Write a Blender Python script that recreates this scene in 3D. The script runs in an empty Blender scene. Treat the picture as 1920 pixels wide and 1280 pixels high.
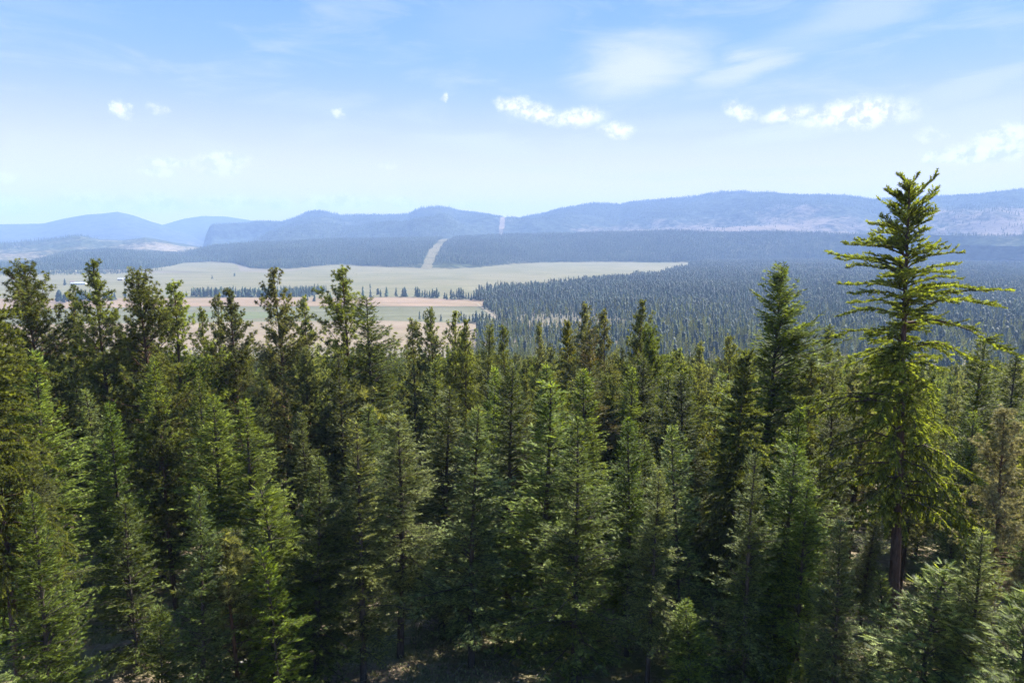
import bpy, math, random
import numpy as np
from mathutils import Vector, Matrix

R = math.radians
rng = np.random.default_rng(7)
random.seed(7)
scene = bpy.context.scene
COL = scene.collection

# ------------------------------------------------------------------ camera
CAMZ = 150.0
PITCH = R(8.66)
F = 1280.0
cam = bpy.data.cameras.new("camera")
cam.sensor_width = 36.0
cam.lens = 24.0
cam.clip_start = 0.1
cam.clip_end = 60000.0
camo = bpy.data.objects.new("camera", cam)
camo.location = (0, 0, CAMZ)
camo.rotation_euler = (math.pi / 2 - PITCH, 0, 0)
COL.objects.link(camo)
scene.camera = camo

# ------------------------------------------------------------------ sun, exposure
SUN_EL, SUN_AZ = 42.0, 46.0           # degrees, azimuth clockwise from the view axis (+Y)
sun = bpy.data.lights.new("sun", 'SUN')
sun.energy = 5.0
sun.angle = R(0.53)
sun.color = (1.0, 0.95, 0.87)
suno = bpy.data.objects.new("sun", sun)
sd = Vector((math.sin(R(SUN_AZ)) * math.cos(R(SUN_EL)), math.cos(R(SUN_AZ)) * math.cos(R(SUN_EL)), math.sin(R(SUN_EL))))
suno.rotation_euler = sd.to_track_quat('Z', 'Y').to_euler()
suno.location = (0, 0, 400)
COL.objects.link(suno)
scene.view_settings.view_transform = 'Standard'
scene.view_settings.look = 'None'
scene.view_settings.gamma = 1
scene.view_settings.use_curve_mapping = False
scene.view_settings.exposure = 1.6
cy = scene.cycles
cy.max_bounces = 7
cy.diffuse_bounces = 2
cy.glossy_bounces = 2
cy.transmission_bounces = 3
cy.transparent_max_bounces = 4
cy.volume_bounces = 1
cy.caustics_reflective = False
cy.caustics_refractive = False
cy.use_denoising = True
cy.denoising_prefilter = 'NONE'
cy.use_adaptive_sampling = True
cy.adaptive_threshold = 0.02
scene.render.use_persistent_data = False

HAZE_DENSITY = 0.97e-4
HAZE_COLOR = (0.40, 0.60, 1.0, 1)

# ------------------------------------------------------------------ pixel <-> place helpers
cp, sp = math.cos(PITCH), math.sin(PITCH)

def ray(u, v):
    """azimuth and slope (rise per horizontal metre) of the sight line through photograph pixel u, v"""
    a = (np.asarray(u, float) - 960.0) / F
    b = (640.0 - np.asarray(v, float)) / F
    x = a
    y = cp + b * sp
    z = -sp + b * cp
    h = np.hypot(x, y)
    return np.arctan2(x, y), z / h

def place(u, v, d):
    az, t = ray(u, v)
    return np.sin(az) * d, np.cos(az) * d, CAMZ + t * d

def flat(u, v):
    """point of the valley floor (z = 0) seen at pixel u, v"""
    az, t = ray(u, v)
    d = -CAMZ / t
    return np.sin(az) * d, np.cos(az) * d

def project(x, y, z):
    z = z - CAMZ
    f = y * cp - z * sp
    up = y * sp + z * cp
    return 960 + F * x / f, 640 - F * up / f

# ------------------------------------------------------------------ node helpers
def new_mat(name):
    m = bpy.data.materials.new(name)
    m.use_nodes = True
    nt = m.node_tree
    nt.nodes.clear()
    return m, nt

def N(nt, typ, **kw):
    n = nt.nodes.new(typ)
    for k, v in kw.items():
        if k == 'inp':
            for kk, vv in v.items():
                n.inputs[kk].default_value = vv
        else:
            setattr(n, k, v)
    return n

def L(nt, a, b):
    nt.links.new(a, b)

def math_n(nt, op, a, b=None, c=None, clamp=False):
    n = nt.nodes.new('ShaderNodeMath'); n.operation = op; n.use_clamp = clamp
    for i, s in enumerate((a, b, c)):
        if s is None: continue
        if isinstance(s, (int, float)): n.inputs[i].default_value = s
        else: L(nt, s, n.inputs[i])
    return n.outputs[0]

def mix_col(nt, fac, a, b, mode='MIX'):
    n = nt.nodes.new('ShaderNodeMix'); n.data_type = 'RGBA'; n.blend_type = mode
    for s, i in ((fac, 0), (a, 6), (b, 7)):
        if isinstance(s, (int, float)): n.inputs[i].default_value = s
        elif isinstance(s, tuple): n.inputs[i].default_value = s if len(s) == 4 else (*s, 1)
        else: L(nt, s, n.inputs[i])
    return n.outputs[2]

def maprange(nt, v, a, b, c=0.0, d=1.0, smooth=False):
    n = nt.nodes.new('ShaderNodeMapRange'); n.clamp = True
    if smooth: n.interpolation_type = 'SMOOTHSTEP'
    L(nt, v, n.inputs[0])
    for i, x in enumerate((a, b, c, d)): n.inputs[i + 1].default_value = x
    return n.outputs[0]

def noise(nt, vec, scale, detail=4, rough=0.55, dist=0.0):
    n = N(nt, 'ShaderNodeTexNoise', inp={'Scale': scale, 'Detail': detail, 'Roughness': rough, 'Distortion': dist})
    if vec is not None: L(nt, vec, n.inputs['Vector'])
    return n.outputs[0]

# ------------------------------------------------------------------ world: sky and clouds
world = bpy.data.worlds.new("World")
scene.world = world
world.use_nodes = True
wt = world.node_tree
wt.nodes.clear()
sky = N(wt, 'ShaderNodeTexSky', sky_type='NISHITA', sun_disc=False)
sky.sun_elevation = R(SUN_EL)
sky.sun_rotation = R(SUN_AZ)
sky.altitude = 900
sky.air_density = 1.1
sky.dust_density = 0.6
sky.ozone_density = 1.6
tc = N(wt, 'ShaderNodeTexCoord')
sep = N(wt, 'ShaderNodeSeparateXYZ'); L(wt, tc.outputs['Generated'], sep.inputs[0])
az_n = math_n(wt, 'ARCTAN2', sep.outputs[0], sep.outputs[1])
el_n = math_n(wt, 'ARCSINE', sep.outputs[2])
comb = N(wt, 'ShaderNodeCombineXYZ'); L(wt, az_n, comb.inputs[0]); L(wt, el_n, comb.inputs[1])
# puffy distortion of the cloud outlines
nz = N(wt, 'ShaderNodeTexNoise', inp={'Scale': 38.0, 'Detail': 8.0, 'Roughness': 0.66}); L(wt, comb.outputs[0], nz.inputs['Vector'])
sub = N(wt, 'ShaderNodeVectorMath', operation='SUBTRACT'); L(wt, nz.outputs['Color'], sub.inputs[0]); sub.inputs[1].default_value = (.5, .5, .5)
mul = N(wt, 'ShaderNodeVectorMath', operation='MULTIPLY'); L(wt, sub.outputs[0], mul.inputs[0]); mul.inputs[1].default_value = (.045, .027, 0)
puff = N(wt, 'ShaderNodeVectorMath', operation='ADD'); L(wt, comb.outputs[0], puff.inputs[0]); L(wt, mul.outputs[0], puff.inputs[1])
# streaky distortion for the thin veils
mp = N(wt, 'ShaderNodeMapping'); L(wt, comb.outputs[0], mp.inputs[0]); mp.inputs['Rotation'].default_value = (0, 0, R(-12)); mp.inputs['Scale'].default_value = (2.0, 9.0, 1)
nz2 = N(wt, 'ShaderNodeTexNoise', inp={'Scale': 3.0, 'Detail': 6.0, 'Roughness': 0.6, 'Distortion': .6}); L(wt, mp.outputs[0], nz2.inputs['Vector'])
sub2 = N(wt, 'ShaderNodeVectorMath', operation='SUBTRACT'); L(wt, nz2.outputs['Color'], sub2.inputs[0]); sub2.inputs[1].default_value = (.5, .5, .5)
mul2 = N(wt, 'ShaderNodeVectorMath', operation='MULTIPLY'); L(wt, sub2.outputs[0], mul2.inputs[0]); mul2.inputs[1].default_value = (.16, .05, 0)
veil = N(wt, 'ShaderNodeVectorMath', operation='ADD'); L(wt, comb.outputs[0], veil.inputs[0]); L(wt, mul2.outputs[0], veil.inputs[1])

def cloud(src, u, v, w, h, rot, amount, edge):
    """one soft ellipse of cloud in azimuth/elevation, w and h its half sizes in photograph pixels"""
    az, t = ray(u, v)
    a0, e0 = float(az), math.atan(float(t))
    vt = N(wt, 'ShaderNodeVectorMath', operation='SUBTRACT'); L(wt, src, vt.inputs[0]); vt.inputs[1].default_value = (a0, e0, 0)
    vr = N(wt, 'ShaderNodeVectorRotate', rotation_type='Z_AXIS'); L(wt, vt.outputs[0], vr.inputs['Vector']); vr.inputs['Angle'].default_value = R(-rot)
    vs = N(wt, 'ShaderNodeVectorMath', operation='MULTIPLY'); L(wt, vr.outputs[0], vs.inputs[0]); vs.inputs[1].default_value = (F / w * 1.05, F / h * 1.05, 0)
    ln = N(wt, 'ShaderNodeVectorMath', operation='LENGTH'); L(wt, vs.outputs[0], ln.inputs[0])
    return maprange(wt, ln.outputs[1], 1.0 + edge, 1.0 - edge, 0.0, amount, True)

puffs = [  # u, v, half width, half height, tilt, amount
    (1610, 214, 72, 20, 1, 1.0), (1565, 222, 48, 12, 0, .9), (1478, 217, 40, 12, 8, .9), (1388, 209, 26, 13, -25, .8),
    (965, 197, 32, 12, -6, .85), (1005, 212, 48, 15, -12, .95), (1085, 221, 42, 14, 0, .9), (1157, 244, 24, 12, -6, .9),
    (1850, 286, 62, 15, 2, .95), (1880, 256, 40, 17, 4, .8), (1747, 294, 14, 9, 0, .8), (226, 207, 9, 13, 30, .8),
    (296, 206, 15, 7, 0, .55), (835, 185, 8, 5, 0, .8), (638, 213, 12, 6, 0, .6), (315, 302, 38, 9, 2, .75),
    (415, 302, 40, 12, 2, .7), (295, 323, 26, 8, 0, .6), (415, 322, 28, 9, 0, .5), (728, 311, 16, 7, 0, .4), (15, 383, 30, 14, 0, .7),
    (180, 378, 60, 14, 0, .6), (300, 382, 36, 15, 0, .7), (430, 380, 50, 13, -4, .7), (520, 382, 26, 11, 0, .7),
    (640, 379, 68, 13, 0, .7), (750, 380, 36, 10, 0, .6), (10, 335, 20, 9, 0, .5), (1745, 255, 16, 8, -20, .4), (870, 384, 40, 8, 0, .4),
]
veils = [
    (1200, 120, 105, 46, 4, .85), (1180, 100, 60, 34, 20, .3), (1392, 132, 78, 22, 14, .7), (1450, 252, 100, 20, 6, .75), (900, 274, 110, 13, -2, .5),
    (1640, 18, 150, 26, 13, .4), (1560, 40, 60, 18, 25, .3), (1850, 150, 120, 16, 12, .38), (1800, 225, 160, 26, 8, .33),
    (1330, 325, 220, 11, -1, .38), (950, 312, 180, 9, -1, .3), (1430, 290, 80, 9, 0, .3), (1250, 228, 120, 14, 2, .22),
    (60, 10, 80, 18, 0, .12), (620, 195, 45, 14, 10, .2), (940, 20, 120, 50, 10, .14), (150, 300, 220, 40, -6, .18),
]
acc_p = None
for c in puffs:
    m = cloud(puff.outputs[0], *c[:5], c[5], .6)
    acc_p = m if acc_p is None else math_n(wt, 'MAXIMUM', acc_p, m)
acc_v = None
for c in veils:
    m = cloud(veil.outputs[0], *c[:5], c[5], .75)
    acc_v = m if acc_v is None else math_n(wt, 'MAXIMUM', acc_v, m)
# the thin streaks the whole sky carries, in frame and out of it
general = maprange(wt, nz2.outputs['Fac'], .46, .76, 0, .34, True)
lowfog = maprange(wt, el_n, R(13), R(-1), 0, .62, True)
m1 = math_n(wt, 'MAXIMUM', acc_v, general)
grad = N(wt, 'ShaderNodeValToRGB'); L(wt, maprange(wt, el_n, R(-2), R(60)), grad.inputs[0])
cr = grad.color_ramp
for pos, col in ((0.0, (1.0, .91, .88)), (.07, (.84, .83, .97)), (.15, (.50, .61, 1.0)), (.26, (.27, .50, .98)), (.40, (.12, .375, .92)), (1.0, (.07, .20, .60))):
    e_ = cr.elements.new(pos) if 0 < pos < 1 else cr.elements[0 if pos == 0 else -1]
    e_.color = (*col, 1)
gscaled = mix_col(wt, 1.0, grad.outputs[0], (7.8, 7.8, 7.8), 'MULTIPLY')
nish = mix_col(wt, 1.0, sky.outputs[0], (.56, .56, .70), 'MULTIPLY')
base_sky = mix_col(wt, .76, nish, gscaled)
white = (6.0, 6.3, 6.9)
c0 = mix_col(wt, lowfog, base_sky, (10.6, 8.2, 7.3))
c1 = mix_col(wt, m1, c0, white)
fine = N(wt, 'ShaderNodeTexNoise', inp={'Scale': 60.0, 'Detail': 6.0, 'Roughness': .6}); L(wt, comb.outputs[0], fine.inputs['Vector'])
puffcol = mix_col(wt, maprange(wt, fine.outputs['Fac'], .40, .56), (5.4, 5.6, 6.3), (8.9, 8.8, 8.6))
acc_p = math_n(wt, 'MULTIPLY', acc_p, maprange(wt, fine.outputs['Fac'], .25, .5, .6, 1.0))
c2 = mix_col(wt, acc_p, c1, puffcol)
bg = N(wt, 'ShaderNodeBackground'); L(wt, c2, bg.inputs[0]); bg.inputs[1].default_value = 0.05
wo = N(wt, 'ShaderNodeOutputWorld'); L(wt, bg.outputs[0], wo.inputs[0])

# ------------------------------------------------------------------ value noise used for terrain shapes and for thinning trees
_tab = rng.random((256, 256))
def vnoise(x, y, s):
    x = np.asarray(x) / s + 1000.3; y = np.asarray(y) / s + 1000.7
    xi = np.floor(x).astype(int); yi = np.floor(y).astype(int)
    fx = x - xi; fy = y - yi
    fx = fx * fx * (3 - 2 * fx); fy = fy * fy * (3 - 2 * fy)
    g = lambda i, j: _tab[(xi + i) % 256, (yi + j) % 256]
    return (g(0, 0) * (1 - fx) + g(1, 0) * fx) * (1 - fy) + (g(0, 1) * (1 - fx) + g(1, 1) * fx) * fy
def fbm(x, y, s, o=4):
    a, t, w = 0.0, 0.0, 1.0
    for k in range(o):
        a = a + w * (vnoise(x + 37 * k, y - 91 * k, s / 2 ** k) - .5); t += w; w *= .5
    return a / t * 2      # about -1..1

def gz(x, y):
    """height of the ground: a wooded slope falling from below the camera to the flat valley floor"""
    x = np.asarray(x, float); y = np.asarray(y, float)
    a = 129.0 - 0.18 * np.maximum(y, -30)
    s = 14.0
    base = s * np.logaddexp(a / s, 0.0)
    base = np.where(a > 200, a, base) 
    near = np.clip((a - 6) / 30.0, 0, 1)
    return base + near * (fbm(x, y, 22, 4) * 0.9 + fbm(x, y, 160, 3) * 2.0) - 0.3

# ------------------------------------------------------------------ mesh helpers
def mesh_np(name, V, T, mat=None, tint=None, smooth=False, quads=False):
    V = np.ascontiguousarray(V, dtype=np.float32); T = np.ascontiguousarray(T, dtype=np.int32)
    k = T.shape[1]
    me = bpy.data.meshes.new(name)
    me.vertices.add(len(V)); me.vertices.foreach_set('co', V.ravel())
    me.loops.add(T.size); me.loops.foreach_set('vertex_index', T.ravel())
    me.polygons.add(len(T))
    me.polygons.foreach_set('loop_start', np.arange(0, T.size, k, dtype=np.int32))
    try: me.polygons.foreach_set('loop_total', np.full(len(T), k, dtype=np.int32))
    except Exception: pass
    if smooth: me.polygons.foreach_set('use_smooth', np.ones(len(T), dtype=bool))
    if mat: me.materials.append(mat)
    me.update(calc_edges=True)
    if tint is not None:
        at = me.attributes.new('tint', 'FLOAT', 'POINT')
        at.data.foreach_set('value', np.ascontiguousarray(tint, dtype=np.float32))
    return me

def link(name, me, parent=None, kind=None, loc=None):
    o = bpy.data.objects.new(name, me)
    COL.objects.link(o)
    if parent: o.parent = parent
    if kind: o['kind'] = kind
    if loc is not None: o.location = loc
    return o

def tag(o, label=None, cat=None, group=None):
    if label: o['label'] = label
    if cat: o['category'] = cat
    if group: o['group'] = group
    return o

def grid_mesh(name, X, Y, Z, mat, smooth=True, attr=None):
    n, m = X.shape
    V = np.stack([X, Y, Z], -1).reshape(-1, 3)
    i = np.arange(n - 1)[:, None] * m + np.arange(m - 1)[None, :]
    T = np.stack([i, i + m, i + m + 1, i + 1], -1).reshape(-1, 4)
    return mesh_np(name, V, T, mat, attr.ravel() if attr is not None else None, smooth)

# ------------------------------------------------------------------ setting materials
def ground_mat():
    m, nt = new_mat('forest_floor')
    co = N(nt, 'ShaderNodeTexCoord').outputs['Object']
    g = N(nt, 'ShaderNodeNewGeometry')
    n1 = noise(nt, co, 1.3, 7, .7); n2 = noise(nt, co, .22, 4, .6); n3 = noise(nt, co, 7.0, 4, .7); n4 = noise(nt, co, .004, 5, .6)
    litter = mix_col(nt, maprange(nt, n1, .35, .7), (.13, .095, .06), (.32, .25, .17))
    green = mix_col(nt, n3, (.10, .12, .035), (.26, .25, .10))
    floor = mix_col(nt, maprange(nt, n2, .42, .62), litter, green)
    floor = mix_col(nt, maprange(nt, n3, .55, .75, 0, .6), floor, (.36, .31, .24))
    far = mix_col(nt, maprange(nt, n4, .35, .65), (.15, .135, .085), (.19, .16, .11))
    s = N(nt, 'ShaderNodeSeparateXYZ'); L(nt, g.outputs['Position'], s.inputs[0])
    col = mix_col(nt, maprange(nt, s.outputs[1], 700, 1000), floor, far)
    b = N(nt, 'ShaderNodeBsdfPrincipled', inp={'Roughness': .95, 'Specular IOR Level': .15}); L(nt, col, b.inputs['Base Color'])
    bp = N(nt, 'ShaderNodeBump', inp={'Strength': .8, 'Distance': .25}); L(nt, n1, bp.inputs['Height']); L(nt, bp.outputs[0], b.inputs['Normal'])
    o = N(nt, 'ShaderNodeOutputMaterial'); L(nt, b.outputs[0], o.inputs[0])
    return m

def field_mat(name, c1, c2, scale=.006, stretch=6.0, rot=0.06):
    m, nt = new_mat(name)
    tcn = N(nt, 'ShaderNodeTexCoord')
    mpn = N(nt, 'ShaderNodeMapping'); L(nt, tcn.outputs['Object'], mpn.inputs[0]); mpn.inputs['Rotation'].default_value = (0, 0, rot); mpn.inputs['Scale'].default_value = (1, stretch, 1)
    mp2 = N(nt, 'ShaderNodeMapping'); L(nt, tcn.outputs['Object'], mp2.inputs[0]); mp2.inputs['Rotation'].default_value = (0, 0, rot - .1); mp2.inputs['Scale'].default_value = (.25, 1, 1)
    a = noise(nt, mpn.outputs[0], scale * .5, 7, .7); b_ = noise(nt, tcn.outputs['Object'], .0022, 6, .65, 1.5); l_ = noise(nt, mp2.outputs[0], .016, 3, .7)
    sp_ = noise(nt, tcn.outputs['Object'], .06, 3, .7)
    c = mix_col(nt, maprange(nt, a, .38, .62), c1, c2)
    c = mix_col(nt, maprange(nt, b_, .42, .7, 0, .75), c, (c1[0] * .72, c1[1] * .82, c1[2] * .62))
    c = mix_col(nt, maprange(nt, l_, .5, .68, 0, .45), c, tuple(x * 1.3 for x in c2))
    c = mix_col(nt, maprange(nt, sp_, .60, .72, 0, .55), c, tuple(x * .5 for x in c1))
    b = N(nt, 'ShaderNodeBsdfPrincipled', inp={'Roughness': .95, 'Specular IOR Level': .1}); L(nt, c, b.inputs['Base Color'])
    o = N(nt, 'ShaderNodeOutputMaterial'); L(nt, b.outputs[0], o.inputs[0])
    return m

def hill_mat(name, forest, bare, lo, hi, speck=.018, bias=0.0):
    """wooded hill: dark tree cover broken by bare ground; attribute tint raises the share of bare ground"""
    m, nt = new_mat(name)
    co = N(nt, 'ShaderNodeTexCoord').outputs['Object']
    t = N(nt, 'ShaderNodeAttribute', attribute_name='tint').outputs['Fac']
    a = noise(nt, co, .0016, 5, .65); s = noise(nt, co, speck, 3, .7); s2 = noise(nt, co, .006, 4, .6)
    sm = math_n(nt, 'ADD', math_n(nt, 'ADD', math_n(nt, 'MULTIPLY', a, .7), math_n(nt, 'MULTIPLY', s2, .35)), math_n(nt, 'MULTIPLY', s, .5))
    sm = math_n(nt, 'ADD', sm, math_n(nt, 'MULTIPLY', t, .5))
    fac = maprange(nt, sm, lo, hi, 0, 1)
    fc = mix_col(nt, maprange(nt, s, .38, .62), tuple(x * .5 for x in forest), tuple(x * 1.5 for x in forest))
    c = mix_col(nt, fac, fc, bare)
    b = N(nt, 'ShaderNodeBsdfPrincipled', inp={'Roughness': 1.0, 'Specular IOR Level': 0.0}); L(nt, c, b.inputs['Base Color'])
    bp = N(nt, 'ShaderNodeBump', inp={'Strength': .7, 'Distance': 14.0}); L(nt, s, bp.inputs['Height']); L(nt, bp.outputs[0], b.inputs['Normal'])
    o = N(nt, 'ShaderNodeOutputMaterial'); L(nt, b.outputs[0], o.inputs[0])
    return m

# ------------------------------------------------------------------ ground sheet
az_f = np.concatenate([np.arange(-180, -50, 5.0), np.arange(-50, 50, 0.35), np.arange(50, 181, 5.0)]); az_f[-1] = 180
rr = np.concatenate([[0.5], np.geomspace(3, 15800, 320)])
A, RR = np.meshgrid(np.radians(az_f), rr, indexing='ij')
GX, GY = np.sin(A) * RR, np.cos(A) * RR
link('ground', grid_mesh('ground', GX, GY, gz(GX, GY), ground_mat()), kind='structure')

# ------------------------------------------------------------------ hills
def prep(pts):
    u = np.array([p[0] for p in pts], float); v = np.array([p[1] for p in pts], float)
    az, t = ray(u, v)
    return az, t

class Ridge:
    def __init__(s, name, crest, base, Dc, relief, shape='slope', rs=900, seed=0, back=.5):
        s.name = name; s.ca, s.ct = prep(crest); s.Dc = Dc; s.relief = relief; s.shape = shape; s.rs = rs; s.seed = seed; s.back = back
        if isinstance(base, (int, float)): s.ba = None; s.bd = base
        else:
            a, t = prep(base); s.ba = a; s.bd = -CAMZ / t
    def D0(s, az):
        return np.full_like(az, s.bd) if s.ba is None else np.interp(az, s.ba, s.bd)
    def Dcr(s, az):
        return s.Dc(az) if callable(s.Dc) else np.full_like(az, float(s.Dc))
    def height(s, az, r):
        d0 = s.D0(az); dc = s.Dcr(az)
        zc = CAMZ + dc * np.interp(az, s.ca, s.ct)
        q = (r - d0) / (dc - d0)
        x, y = np.sin(az) * r, np.cos(az) * r
        if s.shape == 'cliff':
            f = np.where(q < .72, .42 * q / .72, np.where(q < .80, .42 + .58 * np.clip((q - .72) / .08, 0, 1) ** .8, 1.0))
            f = np.where(q < 0, q * .3, f)
        elif s.shape == 'steep':
            f = np.where(q < 1, np.clip(q, -.3, 1) ** 1 * (.55 + .45 * np.clip(q, 0, 1)), 1.0)
        else:
            qq = np.clip(q, 0, 1)
            f = np.where(q < 0, q * .3, qq * (1.35 - .35 * qq))
        f = np.where(q > 1, 1 - s.back * (q - 1) ** 1.0 * 1.5, f)
        env = np.clip(4 * q * (1 - q), 0, 1) 
        n = fbm(x + s.seed * 991, y, s.rs, 5)
        return np.maximum(zc * f + env * n * s.relief - 1.0, -2.0)
    def build(s, mat, amin, amax, da, nr, over=1.5, tint=None):
        az = np.arange(amin, amax + da, da)
        q = np.linspace(-.04, over, nr)
        A, Q = np.meshgrid(az, q, indexing='ij')
        d0 = s.D0(A); dc = s.Dcr(A)
        r = d0 + (dc - d0) * Q
        X, Y = np.sin(A) * r, np.cos(A) * r
        Z = s.height(A, r)
        t = tint(A, r, Q, X, Y) if tint else np.zeros_like(X)
        s.obj = link(s.name, grid_mesh(s.name, X, Y, Z, mat, True, t), kind='structure')
        return s

M_forest_hill = hill_mat('hill_forest_cover', (.045, .06, .038), (.36, .29, .19), .96, 1.06)
M_burn = hill_mat('burnt_mountainside', (.05, .062, .045), (.25, .195, .15), .93, 1.12)
M_grass_hill = hill_mat('grassy_hillside', (.05, .065, .04), (.25, .205, .14), .78, .98, speck=.024)
M_far = hill_mat('distant_mountainside', (.05, .06, .05), (.2, .17, .14), 1.0, 1.15, speck=.01)

uaz = lambda u: float(ray(u, 445)[0])
far2 = Ridge('far_mountain', [(150, 470), (250, 432), (310, 420), (345, 410), (380, 405), (425, 406), (470, 413), (560, 428), (700, 445)], 10500, 14300, 130, rs=2400, seed=3)
far2.build(M_far, uaz(150), uaz(700), R(.12), 60)
far1 = Ridge('far_mountain', [(-700, 415), (-300, 424), (0, 420), (80, 419), (120, 410), (160, 403), (190, 401), (220, 397), (250, 404), (280, 415), (305, 422), (330, 432), (370, 445), (420, 462)], 9000, 12300, 130, rs=2000, seed=4)
far1.build(M_far, uaz(-700), uaz(420), R(.12), 70, tint=lambda A, r, Q, X, Y: .35 * np.clip(1 - abs(Q - .25) / .25, 0, 1) * (fbm(X, Y, 900) > .1))
mesa = Ridge('mesa', [(378, 470), (384, 448), (390, 432), (394, 424), (400, 420.5), (430, 419.5), (467, 418), (483, 415), (530, 416), (600, 418), (700, 425)], 6700, 8700, 12, 'cliff', rs=500, seed=5, back=.1)
mesa.build(M_forest_hill, uaz(378), uaz(700), R(.05), 90)

crest_main = [(430, 470), (470, 452), (492, 438), (505, 428), (525, 418), (550, 409), (570, 402), (583, 398), (600, 397), (620, 400), (640, 404), (680, 405), (740, 405),
              (765, 403), (778, 396), (792, 391), (820, 389), (842, 391), (860, 396), (900, 403), (930, 408), (955, 410), (975, 410.5), (1000, 405),
              (1025, 401), (1050, 394), (1085, 387), (1115, 383), (1140, 384), (1165, 386), (1178, 381), (1215, 378), (1250, 374), (1290, 371), (1320, 366), (1350, 361.5), (1400, 360.5),
              (1450, 365), (1500, 368), (1560, 369.5), (1600, 373), (1640, 379), (1680, 374), (1750, 371), (1830, 368), (1880, 362), (1920, 358), (2100, 350), (2600, 360)]
cut_m = (ray(932, 445)[0], ray(950, 410)[0])       # line clearing over the mountain, at base and crest
def cut_mask(A, q, a0, a1, w):
    c = a0 + (a1 - a0) * q
    return np.abs(A - c) < w * (1 + .45 * fbm(np.asarray(q) * 1000, np.asarray(A) * 4000, 70, 3))
def tint_main(A, r, Q, X, Y):
    n = fbm(X, Y, 1300, 5)
    low = np.clip((.62 - Q) / .3, 0, 1)
    right = np.clip((A - uaz(1020)) / R(4), 0, 1)
    t = low * right * (.6 + .6 * n) + .25 * np.clip(fbm(X, Y, 700, 4), 0, 1)
    t += .5 * np.clip(.45 - Q, 0, 1) * np.exp(-((A - uaz(850)) / R(1.3)) ** 2)
    t = np.clip(t, 0, 1)
    return np.where(cut_mask(A, Q, cut_m[0], cut_m[1], R(.18)), .6, t)
main = Ridge('mountain_ridge', crest_main, 5600, 8600, 185, rs=900, seed=6)
main.build(M_burn, uaz(430), uaz(2600), R(.07), 90, tint=tint_main)

left = Ridge('grassy_hills', [(-700, 455), (-300, 450), (0, 456), (50, 452), (85, 449), (115, 446), (135, 442), (150, 441), (170, 445), (186, 448), (230, 450), (255, 447), (272, 444.5), (290, 447), (320, 453),
              (345, 457), (380, 464), (430, 474), (500, 490)], [(-700, 496), (0, 497), (200, 492), (500, 494)], 6900, 60, rs=520, seed=8)
left.build(M_grass_hill, uaz(-700), uaz(500), R(.07), 80,
           tint=lambda A, r, Q, X, Y: .28 * fbm(X, Y, 500) - .35 * np.clip((Q - .86) / .1, 0, 1) + .1)

crest_front = [(-700, 500), (0, 500), (30, 495), (60, 489), (95, 481), (140, 475), (200, 471), (260, 474), (300, 477), (340, 477), (370, 470), (395, 464), (430, 461), (470, 459), (520, 456), (580, 453), (640, 450), (700, 449.5), (780, 449), (850, 447),
               (900, 444), (960, 442), (1060, 440), (1130, 437), (1250, 435.5), (1330, 436), (1400, 437), (1600, 438.5), (1750, 440), (1920, 443), (2200, 446), (2600, 450)]
base_front = [(-700, 512), (0, 510), (100, 508), (200, 506), (270, 505), (300, 503), (325, 499), (345, 493), (400, 492), (440, 494), (470, 503), (520, 506), (560, 503), (600, 500), (640, 497), (700, 501), (760, 503),
              (800, 505), (850, 505), (900, 502), (950, 497), (1000, 494), (1100, 492), (1290, 493), (2600, 492)]
front = Ridge('wooded_plateau', crest_front, base_front, 5300, 14, rs=600, seed=9, back=.5)
cut_f = (float(ray(797, 445)[0]), float(ray(838, 445)[0]))
front.build(hill_mat('plateau_floor', (.05, .06, .035), (.19, .168, .10), .80, 1.0), uaz(-700), uaz(2600), R(.08), 60, tint=lambda A, r, Q, X, Y: np.where(cut_mask(A, Q, cut_f[0], cut_f[1], R(.42)), .45, np.where(Q < .02, .35, 0.0)))

# ------------------------------------------------------------------ fields of the valley floor
def poly(name, pts, z, mat):
    xy = [flat(u, v) for u, v in pts]
    V = np.array([(float(x), float(y), z) for x, y in xy])
    me = bpy.data.meshes.new(name)
    me.from_pydata([tuple(p) for p in V], [], [list(range(len(V)))])
    me.materials.append(mat)
    if me.polygons[0].normal.z < 0: me.flip_normals()
    return link(name, me, kind='structure')
pale = field_mat('pale_meadow', (.154, .140, .076), (.198, .178, .10))
poly('meadow', [(-500, 540), (-500, 512), (0, 513), (330, 512), (420, 508), (520, 512), (640, 494), (800, 500), (900, 498), (1060, 490), (1400, 487), (1400, 500), (1290, 506), (900, 560), (640, 568), (0, 600)], .3, pale)
poly('meadow', [(270, 507), (330, 494), (440, 488), (450, 507), (380, 511)], .8, pale)
poly('meadow', [(60, 510), (65, 505.5), (160, 505), (160, 509)], .8, field_mat('bright_meadow', (.36, .33, .19), (.4, .37, .22)))
poly('stubble_field', [(-300, 562), (300, 559), (640, 558), (780, 557), (870, 563), (925, 561), (940, 577), (905, 575), (400, 575), (-300, 585)], .6, field_mat('pink_stubble', (.235, .165, .11), (.27, .195, .13)))
poly('field', [(-300, 585), (400, 574.5), (905, 574.5), (935, 600), (870, 606), (700, 601), (300, 606), (-300, 612)], .6, field_mat('grey_green_field', (.125, .12, .07), (.16, .155, .095), .004, 8))
poly('field', [(330, 593), (400, 585), (520, 586), (560, 592), (470, 598)], .9, field_mat('green_crop', (.115, .14, .062), (.14, .15, .08), .004, 8))
poly('stubble_field', [(-300, 612), (300, 606), (700, 601), (870, 606), (1160, 604), (1160, 640), (800, 680), (-300, 700)], .6, field_mat('tan_stubble', (.22, .165, .11), (.255, .2, .135)))
poly('dirt_track', [(893, 570), (897, 570), (934, 597), (926, 597)], .95, field_mat('track_dirt', (.27, .22, .16), (.3, .25, .18)))
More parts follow.
